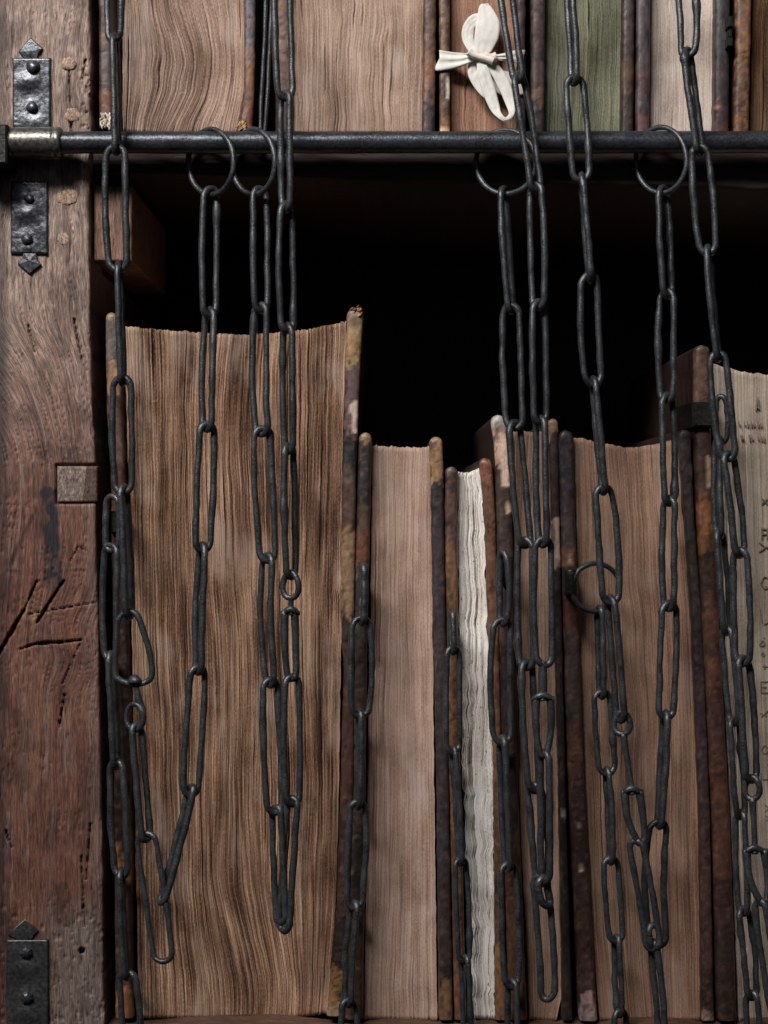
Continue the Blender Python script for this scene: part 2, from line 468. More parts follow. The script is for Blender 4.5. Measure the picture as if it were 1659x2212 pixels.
    cracks = [((80, 1256), (52, 1318), 2.4), ((52, 1318), (-4, 1415), 4.2), ((138, 1255), (108, 1300), 2.6), ((108, 1300), (82, 1342), 3.2),
              ((44, 1402), (80, 1390), 2.6), ((80, 1390), (130, 1388), 3.2), ((130, 1388), (176, 1382), 2.8), ((172, 1392), (158, 1424), 1.4), ((152, 1436), (136, 1476), 1.8),
              ((140, 1500), (128, 1570), 2.4), ((170, 1180), (152, 1212), 1.3), ((171, 1180), (186, 1192), 1.2),
              ((148, 145), (152, 225), 2.2), ((185, 130), (178, 170), 2), ((150, 250), (156, 290), 2.4), ((60, 700), (75, 760), 2.2), ((160, 690), (178, 780), 2.4),
              ((60, 1327), (140, 1313), 1.6), ((140, 1313), (205, 1302), 1.5), ((176, 1850), (182, 2000), 2.2), ((196, 1780), (186, 1900), 2.2), ((12, 1795), (26, 1830), 3)]
    h -= smooth(0.66, 0.76, fbm(gr / 3.2, Yy / 110, 83, 3)) * 3
    for a, b, w in cracks:
        bb = (Yy > min(a[1], b[1]) - 12) & (Yy < max(a[1], b[1]) + 12)
        xx, yy = X[bb], Yy[bb]
        d, tt = seg_dist(xx, yy, *a, *b)
        d = d + min(5.0, 1.3 * w) * (fbm(xx / 10, yy / 10, 81, 3) - .5)
        h[bb] -= smooth(w * 1.15, w * 0.25, d) * min(26, 7 * w)
    h -= smooth(0.64, 0.72, fbm(X / 7, Yy / 22, 91, 3)) * 3.5 * smooth(1880, 2000, Yy)
    m = smooth(7.5, 5.5, np.hypot(X - 177, Yy - 2053)); h -= 22 * m
    # worm eaten edge near the top
    h -= smooth(0.60, 0.66, fbm(X / 6, Yy / 9, 93, 3)) * smooth(165, 185, X) * smooth(120, 150, Yy) * (1 - smooth(270, 290, Yy)) * 6
    # the let-in block's recess
    rec = smooth(118, 122, X) * smooth(1001, 1004, Yy) * (1 - smooth(1087, 1090, Yy))
    h = h * (1 - rec) - 14 * rec
    # rounded arris
    tt = (edge[:, None] - X)
    h -= np.where(tt < 9, 9 - np.sqrt(np.clip(81 - (9 - tt) ** 2, 0, None)), 0) * 1.0
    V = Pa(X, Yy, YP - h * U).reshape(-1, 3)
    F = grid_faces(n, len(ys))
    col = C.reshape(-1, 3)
    # right side running back, shade of the gap painted into its darker colour
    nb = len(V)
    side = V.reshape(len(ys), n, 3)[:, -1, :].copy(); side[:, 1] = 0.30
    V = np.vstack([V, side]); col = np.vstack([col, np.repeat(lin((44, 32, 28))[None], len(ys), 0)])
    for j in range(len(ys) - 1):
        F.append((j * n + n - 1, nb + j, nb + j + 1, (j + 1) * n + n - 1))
    # the arrangement above winds clockwise from the front: flip
    F = [f[::-1] for f in F]
    uv = np.stack([gr, Yy], -1).reshape(-1, 2); uv = np.vstack([uv, np.stack([np.full(len(ys), 900.0), ys], -1)])
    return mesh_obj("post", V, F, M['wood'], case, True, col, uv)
post = build_post()
ORIGIN[post.name] = ORIGIN[case.name]

def box(x0, x1, y0, y1, Ya, Yb, bev=2.0):
    """bevelled box given in measuring units (front at Ya, back at Yb)"""
    V = []
    def ring(x0, x1, y0, y1, Y):
        return [P(x0, y0, Y), P(x1, y0, Y), P(x1, y1, Y), P(x0, y1, Y)]
    b = bev
    pa = [P(x0, y0, Ya), P(x1, y0, Ya), P(x1, y1, Ya), P(x0, y1, Ya)]
    sx = (D + Ya) / D
    def w(x, y, Y): return ((x - CX) * U * sx, Y, (CY - y) * U * sx)
    V += [w(x0 + b, y0 + b, Ya), w(x1 - b, y0 + b, Ya), w(x1 - b, y1 - b, Ya), w(x0 + b, y1 - b, Ya)]
    V += [w(x0, y0, Ya + b * U), w(x1, y0, Ya + b * U), w(x1, y1, Ya + b * U), w(x0, y1, Ya + b * U)]
    V += [w(x0, y0, Yb), w(x1, y0, Yb), w(x1, y1, Yb), w(x0, y1, Yb)]
    F = [(3, 2, 1, 0)]
    for o in (0, 4):
        for i in range(4):
            j = (i + 1) % 4
            F.append((o + i, o + j, o + 4 + j, o + 4 + i))
    F.append((8, 9, 10, 11))
    return np.array(V), F

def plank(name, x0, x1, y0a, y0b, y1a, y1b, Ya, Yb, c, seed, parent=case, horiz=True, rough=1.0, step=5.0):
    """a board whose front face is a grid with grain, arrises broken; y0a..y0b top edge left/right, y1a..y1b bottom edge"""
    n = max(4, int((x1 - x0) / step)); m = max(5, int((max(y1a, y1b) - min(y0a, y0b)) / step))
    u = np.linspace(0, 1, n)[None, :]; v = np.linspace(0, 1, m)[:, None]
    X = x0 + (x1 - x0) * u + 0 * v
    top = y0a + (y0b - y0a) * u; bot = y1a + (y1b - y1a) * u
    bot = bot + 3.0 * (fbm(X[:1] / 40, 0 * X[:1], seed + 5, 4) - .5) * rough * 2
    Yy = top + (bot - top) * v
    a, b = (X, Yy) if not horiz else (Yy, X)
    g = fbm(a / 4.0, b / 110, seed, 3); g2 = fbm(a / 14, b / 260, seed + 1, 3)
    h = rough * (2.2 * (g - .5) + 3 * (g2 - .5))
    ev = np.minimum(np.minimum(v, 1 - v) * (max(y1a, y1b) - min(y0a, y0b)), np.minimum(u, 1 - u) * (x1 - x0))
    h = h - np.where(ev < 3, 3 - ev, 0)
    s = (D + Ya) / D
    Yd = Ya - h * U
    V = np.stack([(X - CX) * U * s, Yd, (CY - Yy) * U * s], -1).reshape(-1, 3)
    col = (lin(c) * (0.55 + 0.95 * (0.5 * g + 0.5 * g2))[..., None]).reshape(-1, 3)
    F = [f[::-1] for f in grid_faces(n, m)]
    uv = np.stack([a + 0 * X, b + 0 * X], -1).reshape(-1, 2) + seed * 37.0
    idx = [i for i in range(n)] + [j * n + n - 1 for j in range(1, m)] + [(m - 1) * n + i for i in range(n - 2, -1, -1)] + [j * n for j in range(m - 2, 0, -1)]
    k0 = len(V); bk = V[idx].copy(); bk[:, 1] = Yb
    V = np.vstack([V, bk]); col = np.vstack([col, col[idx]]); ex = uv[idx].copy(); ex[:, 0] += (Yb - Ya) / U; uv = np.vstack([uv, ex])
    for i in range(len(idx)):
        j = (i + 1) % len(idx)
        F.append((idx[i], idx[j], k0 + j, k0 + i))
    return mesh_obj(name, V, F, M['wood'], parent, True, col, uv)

# the shelf between the two rows (its lower arris drops slightly to the right), the bottom shelf, the back and far side
plank("shelf_board", 200, 2500, 292, 289, 373, 430, YP, 0.33, (32, 21, 19), 101)
plank("shelf_board", 200, 2500, 2217, 2215, 2330, 2330, YP + 0.004, 0.33, (64, 44, 34), 111)
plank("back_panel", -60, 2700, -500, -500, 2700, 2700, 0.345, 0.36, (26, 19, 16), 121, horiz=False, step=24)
plank("side_panel", 196, 222, -90, -90, 2208, 2208, 0.035, 0.346, (34, 22, 18), 131, horiz=False, step=8)
plank("bracket_block", 203, 285, 400, 402, 563, 565, -0.004, 0.15, (100, 74, 62), 141, horiz=False, step=3, rough=0.6)

# let-in repair block in the post, pegs and plugs
def let_in_block():
    n, m = 40, 36
    X = np.linspace(124, 211, n)[None, :] + 0 * np.zeros((m, 1)); Yy = np.linspace(1007, 1085, m)[:, None] + 0 * X
    g = fbm(X / 3, Yy / 5, 151, 4); g2 = fbm(X / 20, Yy / 20, 152, 3)
    C = lin((106, 93, 85)) * (0.7 + 0.6 * g2)[..., None]
    m_ = smooth(0.58, 0.66, g) * 0.7
    C = C * (1 - m_)[..., None] + lin((70, 56, 50)) * m_[..., None]
    m_ = smooth(180, 184, X - (Yy - 1045) * -0.1) * 0.9
    C = C * (1 - m_)[..., None] + lin((66, 50, 44)) * m_[..., None]
    ev = np.minimum(np.minimum(X - 124, 211 - X), np.minimum(Yy - 1007, 1085 - Yy))
    h = 1.0 * (g - .5) + np.where(ev < 3, ev - 3, 0) * 1.2 + 1.0 - smooth(150, 211, X) * 3
    V = Pa(X, Yy, YP - h * U).reshape(-1, 3); F = [f[::-1] for f in grid_faces(n, m)]; col = C.reshape(-1, 3)
    idx = list(range(n)) + [j * n + n - 1 for j in range(1, m)] + [(m - 1) * n + i for i in range(n - 2, -1, -1)] + [j * n for j in range(m - 2, 0, -1)]
    k0 = len(V); bk = V[idx].copy(); bk[:, 1] = YP + 0.006
    V = np.vstack([V, bk]); col = np.vstack([col, col[idx] * .8])
    for i in range(len(idx)):
        j = (i + 1) % len(idx); F.append((idx[i], idx[j], k0 + j, k0 + i))
    uv = np.stack([X * .8, Yy * 3], -1).reshape(-1, 2); uv = np.vstack([uv, uv[idx]])
    o = mesh_obj("repair_block", V, F, M['wood'], post, True, col, uv); o["label"] = "pale square repair block let into the post"
let_in_block()

def peg(x, y, rx, ry, c, proud, seed, ragged=0.15):
    nr, ns = 7, 26
    th = np.linspace(0, 2 * math.pi, ns, endpoint=False)
    edge = 1 + ragged * 2 * (fbm(np.cos(th) * 1.6 + 5, np.sin(th) * 1.6 + 5, seed, 3) - .5)
    V, col, uvs = [], [], []
    prof = [(0.0, 1.0), (0.35, 1.0), (0.65, 0.9), (0.88, 0.7), (1.0, 0.1), (1.06, -3)]
    for r, hh in prof:
        X = x + rx * r * edge * np.cos(th); Y = y + ry * r * edge * np.sin(th)
        g = fbm(X / 4, Y / 4, seed + 3, 3); uvs.append(np.stack([X * .6, Y * 4], -1))
        V.append(Pa(X, Y, YP - (proud * hh + 2.2 * (g - .5)) * U)); col.append(lin(c) * (0.6 + 0.8 * g)[:, None])
    V = np.concatenate(V); col = np.concatenate(col)
    F = [f[::-1] for f in grid_faces(ns, len(prof), 0, True)]
    return mesh_obj("peg", V, F, M['wood'], post, True, col, np.concatenate(uvs))
peg(149, 138, 17, 14, (128, 106, 92), 4, 161)
peg(158, 248, 17, 16, (122, 99, 84), 2.5, 162, .3)
peg(145, 425, 22, 17, (140, 116, 97), 3.5, 163, .4)
peg(137, 515, 13, 14, (130, 110, 96), 1.5, 164, .12)

def strap(outline_body, finial, rivets, seed, dents, mat='strap'):
    """hammered iron strap: body grid + lozenge finial, domed rivets"""
    x0, x1, y0, y1 = outline_body
    n, m = 34, max(20, int((y1 - y0) / 2.6))
    X = np.linspace(x0, x1, n)[None, :] + np.zeros((m, 1)); Yy = np.linspace(y0, y1, m)[:, None] + np.zeros((1, n))
    X = X + 2.5 * (fbm(Yy / 40, X / 500, seed, 3) - .5) * np.sign(X - (x0 + x1) / 2)
    h = 7 + 2.4 * (fbm(X / 26, Yy / 26, seed + 1, 3) - .5) + 1.0 * (fbm(X / 6, Yy / 6, seed + 2, 3) - .5)
    for dx, dy, r, a in dents:
        h = h + a * np.exp(-(((X - dx) / r) ** 2 + ((Yy - dy) / (r * .8)) ** 2))
    ev = np.minimum(np.minimum(X - x0, x1 - X), np.minimum(Yy - y0, y1 - Yy))
    h = h - np.where(ev < 2.5, (2.5 - ev) * 0.8, 0)
    V = Pa(X, Yy, YP - h * U).reshape(-1, 3); F = [f[::-1] for f in grid_faces(n, m)]
    idx = list(range(n)) + [j * n + n - 1 for j in range(1, m)] + [(m - 1) * n + i for i in range(n - 2, -1, -1)] + [j * n for j in range(m - 2, 0, -1)]
    k0 = len(V); bk = V[idx].copy(); bk[:, 1] = YP + 0.001
    V = np.vstack([V, bk])
    for i in range(len(idx)):
        j = (i + 1) % len(idx); F.append((idx[i], idx[j], k0 + j, k0 + i))
    parts = [(V, F)]
    # lozenge: outline points, front raised to a low ridge
    pts = finial
    cx = sum(p[0] for p in pts) / len(pts); cy = sum(p[1] for p in pts) / len(pts)
    V = [P(cx, cy, YP - 8.5 * U)] + [P(cx + (px - cx) * .9, cy + (py - cy) * .9, YP - 6.5 * U) for px, py in pts] + [P(px, py, YP - 5 * U) for px, py in pts] + [P(px, py, YP + .001) for px, py in pts]
    k = len(pts); F = []
    for i in range(k):
        j = (i + 1) % k
        F += [(0, 1 + j, 1 + i), (1 + i, 1 + j, 1 + k + j, 1 + k + i), (1 + k + i, 1 + k + j, 1 + 2 * k + j, 1 + 2 * k + i)]
    parts.append((V, F))
    V, F = join(parts)
    o = mesh_obj("strap", V, F, M[mat], case, True)
    o.data.polygons.foreach_set("use_smooth", [len(p.vertices) == 4 for p in o.data.polygons])
    for (rx, ry, rr, facets) in rivets:
        th = np.linspace(0, 2 * math.pi, facets, endpoint=False) + 0.3
        rows = []
        for r, z in ((0.02, 1.0), (0.35, .93), (.62, .75), (.85, .42), (1.0, -0.2)):
            w = 1 + .06 * np.sin(3 * th + rx)
            rows.append(Pa(rx + rr * r * w * np.cos(th), ry + rr * r * w * np.sin(th), YP - (8 + rr * .8 * z) * U))
        V = np.concatenate(rows)
        F = [f[::-1] for f in grid_faces(facets, 5, 0, True)] + [tuple(range(facets))]
        mesh_obj("rivet", V, F, M['strap'], o, facets > 8)
    return o
strap((27, 109, 125, 284), [(66, 80), (92, 104), (82, 116), (80, 127), (52, 127), (40, 112)], [(71, 144, 16, 14), (69, 231, 13, 14)], 201,
      [(62, 172, 20, 4), (64, 205, 22, -4), (66, 262, 30, 3), (70, 240, 16, -3)])
strap((23, 103, 392, 548), [(50, 546), (78, 546), (80, 560), (89, 571), (64, 592), (38, 570), (48, 558)], [(63, 428, 12, 7), (58, 516, 14, 7)], 211,
      [(58, 460, 16, 4.5), (56, 490, 22, -3), (60, 535, 14, 3)])
strap((14, 104, 2030, 2300), [(54, 1984), (83, 2010), (72, 2022), (70, 2032), (40, 2032), (16, 2018)], [(56, 2058, 16, 7), (58, 2156, 16, 7)], 221,
      [(60, 2090, 24, 4), (56, 2125, 24, -3), (60, 2190, 24, 4)], 'rusty_strap')

# ------------------------------------------------------------------ rod
YB = -0.0285
RB = 23.0
rod = thing("chain_rod", "long round black iron rod running across the bookcase in front of the shelf edge", "rod", P(830, 308, YB))
def lathe_x(prof, name, mat, parent, seed, wob=0.3, tilt=0.0):
    """profile [(x, radius)] turned about the rod's axis"""
    ns = 30
    th = np.linspace(0, 2 * math.pi, ns, endpoint=False)
    rows = []
    s = (D + YB) / D
    for x, r in prof:
        yc = 308 + (x - 100) * tilt
        rr = r + wob * 2 * (fbm(x / 30 + np.cos(th) * 1.2 + 9, np.sin(th) * 1.2 + 9, seed, 3) - .5)
        rows.append(np.stack([np.full(ns, (x - CX) * U * s), YB - rr * U * np.cos(th), (CY - yc) * U * s + rr * U * np.sin(th)], -1))
    V = np.concatenate(rows); F = grid_faces(ns, len(prof), 0, True)
    F.append(tuple(range(ns))[::-1]); F.append(tuple((len(prof) - 1) * ns + i for i in range(ns)))
    return mesh_obj(name, V, F, mat, parent, True)
TILT = -0.0006
lathe_x([(x, RB) for x in np.linspace(100, 1820, 180)], "bar", M['rod'], rod, 301, 0.9, TILT)
pf = [(14, 20), (15, 30), (17, 32.5), (22, 33), (26, 32.2), (28, 31), (30, 31.5)] + [(x, 32) for x in np.linspace(34, 116, 20)] + [(118, 31), (120, 31), (122, 32.5), (130, 32), (133, 30.5), (135, 28), (135.5, 20)]
lathe_x(pf, "ferrule", M['ferrule'], rod, 311, 1.0, TILT)
V, F = box(-70, 15, 268, 354, YB - 0.011, YP + 0.004, 4)
mesh_obj("end_bracket", V, F, M['clasp'], rod, False)

# ------------------------------------------------------------------ books
def interp_poly(pl, y):
    a = np.array(pl, float)
    return np.interp(y, a[:, 0], a[:, 1])

def page_block(parent, mat, left, right, top, bottom, front=0.0, hollow=0.012, seed=0, warp=None, relief=1.0, cracks=18, step=1.5, vstep=11.0, back=0.24, tipfray=2.5, rag=1.6):
    """block of leaves seen at the fore edge: one grid column every step units, grooved leaf by leaf; left/right: [(y,x)], top/bottom: [(u,y)]"""
    y0, y1 = min(t[1] for t in top), max(t[1] for t in bottom)
    wid = max(abs(interp_poly(right, q) - interp_poly(left, q)) for q in (y0, (y0 + y1) / 2, y1))
    n = int(wid / step); m = int((y1 - y0) / vstep)
    u = np.linspace(0, 1, n)[None, :]; v = np.linspace(0, 1, m)[:, None]
    tp = interp_poly(top, u[0])[None, :] + tipfray * (value_noise(u * wid / 3.5, 0 * u, seed + 1) - .5) * 1.3 + tipfray * (fbm(u * wid / 26, 0 * u, seed + 2) - .5) * 2
    bt = interp_poly(bottom, u[0])[None, :] + 1.5 * (value_noise(u * wid / 4, 0 * u, seed + 3) - .5)
    Yy = tp + (bt - tp) * v
    w = u + (warp(u, v) if warp is not None else 0) + 0 * v
    w = w + (min(11.0, wid * .05) / wid) * (fbm(u * wid / 130, v * 4.5, seed + 8, 3) - .5) * 2 * np.sin(math.pi * u) ** .6 + (2.4 / wid) * (fbm(u * wid / 34, v * 16, seed + 9, 2) - .5) * 2 * np.sin(math.pi * u)
    XL, XR = interp_poly(left, Yy), interp_poly(right, Yy)
    XL = XL + rag * 2 * (fbm(Yy / 22, 0 * Yy + 4, seed + 21, 4) - .5); XR = XR + rag * 2 * (fbm(Yy / 22, 0 * Yy + 8, seed + 22, 4) - .5)
    X = XL + (XR - XL) * w
    uu = u * wid
    h = relief * (2.2 * (fbm(uu / 2.6, v * 9.0, seed + 11, 2) - .5) + 1.5 * (fbm(uu / 9, v * 6, seed + 12, 3) - .5) + 4.0 * (fbm(uu / 70, v * 2.5, seed + 13, 2) - .5))
    rng = random.Random(seed)
    for k in range(cracks):
        c0 = rng.uniform(0.03, 0.97) * wid; v0 = rng.uniform(-0.1, 0.95); ln = rng.uniform(0.08, 0.4); ww = rng.uniform(1.0, 1.7)
        dd = np.abs(uu - c0)
        h = h - relief * rng.uniform(4, 9) * smooth(ww, ww * .3, dd) * smooth(v0, v0 + .05, v) * (1 - smooth(v0 + ln, v0 + ln + .06, v))
    cv = hollow * (1 - (2 * u - 1) ** 2)
    Yd = front + cv - h * U
    V = Pa(X, Yy, Yd).reshape(-1, 3)
    uv = np.stack([uu + 0 * v, Yy, np.zeros_like(Yy)], -1).reshape(-1, 3)
    F = [f[::-1] for f in grid_faces(n, m)]
    idx = list(range(n)) + [j * n + n - 1 for j in range(1, m)] + [(m - 1) * n + i for i in range(n - 2, -1, -1)] + [j * n for j in range(m - 2, 0, -1)]
    k0 = len(V); bk = V[idx].copy(); bk[:, 1] = back
    V = np.vstack([V, bk]); uv = np.vstack([uv, uv[idx]])
    for i in range(len(idx)):
        j = (i + 1) % len(idx); F.append((idx[i], idx[j], k0 + j, k0 + i))
    return mesh_obj("page_block", V, F, mat, parent, True, None, uv)

def cover(parent, left, right, y0, y1, zones, front=-0.006, back=0.25, seed=0, patches=(), wear=0.3, wear_col=(124, 88, 64), label=None, round_top=0.5, step=4.0, name="cover", edge_wear=0.0):
    """leather board seen at its fore edge. zones: [(y from, colour)] down the board; patches: (f0,f1,y0,y1,colour) of lost leather"""
    wtop = abs(interp_poly(right, y0) - interp_poly(left, y0))
    rt = wtop * round_top
    cap = [y0 + rt * (1 - math.cos(b)) for b in np.linspace(0.12, math.pi / 2, 7)]
    ys = np.array(cap + list(np.arange(cap[-1] + step, y1, step)) + [y1])
    m = len(ys)
    na = 13
    a = np.linspace(-math.pi / 2, math.pi / 2, na)
    L, R = interp_poly(left, ys), interp_poly(right, ys)
    L = L + 2.6 * (fbm(ys / 26, 0 * ys + 3, seed, 4) - .5); R = R + 2.6 * (fbm(ys / 26, 0 * ys + 9, seed + 1, 4) - .5)
    c, hw = (L + R) / 2, (R - L) / 2
    sc = np.where(ys < cap[-1], np.sqrt(np.clip(1 - (1 - (ys - y0) / max(rt, 1e-3)) ** 2, 0.01, 1)), 1.0)
    hw = hw * sc
    sa = np.sign(np.sin(a)) * np.abs(np.sin(a)) ** 0.6
    depth = np.abs(R - L)[:, None] * 0.32 * (1 - np.cos(a))[None, :] + (1 - sc)[:, None] * 8
    X = c[:, None] + hw[:, None] * sa[None, :]
    Yy = np.repeat(ys[:, None], na, 1)
    bumps = 1.6 * (fbm(X / 9, Yy / 12, seed + 2, 4) - .5) + 1.8 * (fbm(X / 30, Yy / 40, seed + 3, 3) - .5)
    fr = (sa[None, :] + 1) / 2 + 0 * Yy
    jit = 60 * (fbm(X / 8, Yy / 22, seed + 4, 4) - .5) + 50 * (fbm(X / 16, Yy / 60, seed + 5, 2) - .5)
    C = np.zeros((m, na, 3)); zc = [lin(z[1], GAIN * .60, .78) for z in zones]
    for (zy, _), cc in zip(zones, zc):
        k = smooth(-3, 3, Yy + jit - zy)[..., None] if zy > y0 else np.ones((m, na, 1))
        C = C * (1 - k) + cc * k
    wr = smooth(0.56, 0.70, fbm(X / 6, Yy / 13, seed + 6, 4) + edge_wear * (np.abs(fr - 0.5) - .2)) * wear
    C = C * (1 - wr)[..., None] + lin(wear_col, GAIN * .65, .7) * wr[..., None]
    C = C * (0.40 + 1.2 * fbm(X / 3.5, Yy / 8, seed + 7, 4))[..., None]
    dk = smooth(0.60, 0.72, fbm(X / 9, Yy / 30, seed + 9, 3)) * 0.6
    C = C * (1 - dk)[..., None] + lin((26, 20, 19)) * dk[..., None]
    ckk = smooth(0.030, 0.0, np.abs(fbm(X / 14, Yy / 26, seed + 12, 3) - .5)) * smooth(.45, .6, fbm(X / 40, Yy / 60, seed + 13, 2)) * .7
    C = C * (1 - ckk)[..., None] + lin((20, 15, 14)) * ckk[..., None]
    bumps = bumps - 1.2 * ckk
    for f0, f1, p0, p1, pc in patches:
        j1 = 14 * (fbm(X / 8, Yy / 14, seed + 8, 3) - .5); j2 = 0.25 * (fbm(X / 8 + 40, Yy / 22, seed + 8, 3) - .5)
        k = smooth(p0 - 2, p0 + 2, Yy + j1) * (1 - smooth(p1 - 2, p1 + 2, Yy + j1)) * smooth(f0 - .04, f0 + .04, fr + j2) * (1 - smooth(f1 - .04, f1 + .04, fr + j2))
        C = C * (1 - k)[..., None] + (lin(pc, GAIN * .8, .75) * (0.75 + 0.5 * fbm(X / 5, Yy / 9, seed + 10, 3))[..., None]) * k[..., None]
        bumps = bumps - 1.6 * k
    s = (D + front) / D
    Yd = front + depth * U - bumps * U
    V3 = np.stack([(X - CX) * U * s, Yd, (CY - Yy) * U * s], -1)
    # sides back to the spine
    bkL = V3[:, :1].copy(); bkL[..., 1] = back
    bkR = V3[:, -1:].copy(); bkR[..., 1] = back
    nL = V3[:, :1].copy(); nL[..., 1] += 5 * U; nR = V3[:, -1:].copy(); nR[..., 1] += 5 * U
    side = np.ones((m, 1, 3)) * lin((46, 33, 29))
    V3 = np.concatenate([bkL, nL, V3, nR, bkR], 1)
    C = np.concatenate([side, side, C, side, side], 1)
    n = na + 4
    V = V3.reshape(-1, 3); F = [f[::-1] for f in grid_faces(n, m)]
    F.append(tuple(range(n))); F.append(tuple((m - 1) * n + i for i in range(n))[::-1])
    o = mesh_obj(name, V, F, M['leather'], parent, True, C.reshape(-1, 3))
    if label: o["label"] = label
    return o

def tuft(parent, x, y, Y, cols, seed, n=14, length=16, spread=12, mat='cloth', name="frayed_corner", aim=1.57, fan=0.8):
    """torn fibres and splinters at a broken corner"""
    rng = random.Random(seed); parts, col = [], []
    for k in range(n):
        ang = aim + rng.gauss(0, fan * .5); l = length * rng.uniform(.4, 1)
        px, py = x + rng.uniform(-spread, spread), y + rng.uniform(-spread, spread) * 1.2
        d = np.array([math.cos(ang) * l, math.sin(ang) * l])
        p = [P(px, py, Y + rng.uniform(-3, 1) * U), P(px + d[0] * .5, py + d[1] * .5, Y - rng.uniform(2, 6) * U), P(px + d[0], py + d[1], Y - rng.uniform(-1, 7) * U)]
        v, f = tube(spline(p, 6), np.linspace(2.6, 1.0, 6) * U * rng.uniform(.7, 1.6), 5)
        parts.append((v, f)); col.append(np.repeat((lin(rng.choice(cols)) * rng.uniform(.7, 1.1))[None], len(v), 0))
    V, F = join(parts)
    o = mesh_obj(name, V, F, M[mat], parent, True, np.concatenate(col)); o["kind"] = "stuff"
    return o

DK, BR, PU, TAN, ORG, BLK, RED = (38, 30, 29), (82, 56, 46), (66, 52, 54), (168, 118, 76), (150, 88, 44), (30, 30, 32), (92, 44, 32)
def book(label, x, y=2204):
    return thing("book", label, "book", P(x, y, 0.0), "old books on the shelves")

# --- lower row
b = book("tall thick book with wide wavy deep brown fore edge beside the post, lower shelf", 500)
page_block(b, PG['big'], [(660, 266), (1100, 280), (2212, 300)], [(660, 748), (1000, 742), (1300, 738), (1700, 732), (1950, 726), (2212, 704)],
           [(0, 705), (.2, 713), (.5, 723), (.72, 718), (.88, 706), (1, 694)], [(0, 2199), (.6, 2203), (1, 2190)], 0.0, 0.016, 501,
           lambda u, v: (0.15 * np.sin(math.pi * u) * smooth(.78, 1.0, v) - 0.022 * np.sin(math.pi * u) * np.sin(v * 7) + 0.01 * np.sin(3 * math.pi * u) * np.sin(v * 11)), 1.3, 46, 1.2, 10)
cover(b, [(660, 226), (900, 230), (1000, 238), (1500, 243), (2212, 248)], [(660, 252), (1000, 268), (1500, 280), (2212, 288)], 674, 2200,
      [(0, (150, 112, 80)), (690, (104, 92, 82)), (795, TAN), (835, (98, 70, 58)), (1000, RED), (1180, (52, 34, 30)), (1830, ORG), (1900, (70, 48, 40)), (2140, ORG)], -0.005, seed=511, wear=.3)
cover(b, [(660, 750), (760, 746), (900, 741), (1000, 739), (1300, 735), (1450, 742), (1700, 735), (1950, 727), (2212, 704)], [(660, 786), (760, 780), (900, 774), (1000, 770), (1300, 766), (1700, 764), (1950, 756), (2212, 742)], 664, 2196,
      [(0, (160, 128, 92)), (705, (184, 136, 84)), (800, (112, 82, 80)), (930, (36, 38, 42)), (1005, (96, 70, 58)), (1150, (156, 116, 82)), (1335, (74, 50, 44)), (1480, (84, 50, 42)), (1960, (52, 38, 34)), (2100, (150, 100, 56)), (2170, (170, 130, 92))],
      -0.008, seed=521, wear=.25, patches=((.5, 1.1, 862, 935, (214, 178, 158)),), label="right cover with bare tan corner and torn leather")
tuft(b, 768, 672, -0.007, [(176, 140, 100), (92, 60, 40), (120, 84, 56)], 31, 12, 11, 9, aim=-1.3, fan=1.6)

b = book("tan medium book between the tall brown book and the slim white one", 860)
page_block(b, PG['plain'], [(940, 804), (1300, 801), (1700, 794), (2212, 786)], [(940, 930), (1300, 934), (1700, 938), (2212, 945)],
           [(0, 961), (.15, 962), (.5, 966), (.85, 966), (1, 962)], [(0, 2202), (1, 2206)], 0.0, 0.007, 531, None, 0.8, 16)
cover(b, [(930, 775), (1100, 770), (1500, 757), (2212, 742)], [(930, 804), (1100, 800), (1500, 792), (2212, 785)], 934, 2204,
      [(0, (166, 122, 82)), (968, (48, 44, 42)), (1085, BR), (1150, (120, 66, 40)), (1215, (52, 42, 38)), (1450, (66, 50, 42)), (1800, (46, 38, 34)), (2000, (78, 50, 36))], -0.006, seed=541, wear=.4)
cover(b, [(930, 927), (1100, 931), (1659, 943), (2212, 948)], [(930, 957), (1100, 959), (1659, 969), (2212, 979)], 943, 2205,
      [(0, (170, 124, 80)), (1045, (54, 46, 46)), (1105, PU), (1500, (56, 48, 48)), (1900, (60, 44, 42)), (2080, (44, 34, 30)), (2120, (116, 80, 48))], -0.006, seed=551, wear=.18)

b = book("slim small book with white ragged fore edge and rusty brown covers", 1030)
page_block(b, PG['white'], [(1000, 990), (1106, 987), (1300, 991), (1659, 999), (2212, 1026)], [(1000, 1042), (1106, 1045), (1300, 1053), (1659, 1065), (2000, 1069), (2212, 1071)],
           [(0, 1020), (.4, 1022), (.8, 1013), (1, 1010)], [(0, 2200), (1, 2203)], 0.0, 0.004, 561, lambda u, v: .06 * np.sin(math.pi * u) * np.sin(v * 9), 1.9, 16, 1.2, rag=7.5)
cover(b, [(1000, 962), (1106, 961), (1659, 970), (2212, 982)], [(1000, 990), (1106, 988), (1350, 990), (1659, 995), (2212, 1008)], 1008, 2204,
      [(0, (112, 92, 72)), (1030, (98, 64, 54)), (1180, (130, 86, 54)), (1330, (104, 66, 42)), (1500, (122, 74, 40)), (1800, (96, 58, 36)), (2100, (110, 64, 38))], -0.005, seed=571, wear=.35)
cover(b, [(985, 1034), (1106, 1046), (1300, 1052), (1659, 1066), (2212, 1070)], [(985, 1062), (1106, 1071), (1300, 1077), (1659, 1084), (2212, 1094)], 989, 2204,
      [(0, (148, 82, 58)), (1030, (112, 70, 48)), (1350, (120, 76, 48)), (1700, (98, 58, 36)), (2050, (134, 84, 46))], -0.005, seed=581, wear=.4)

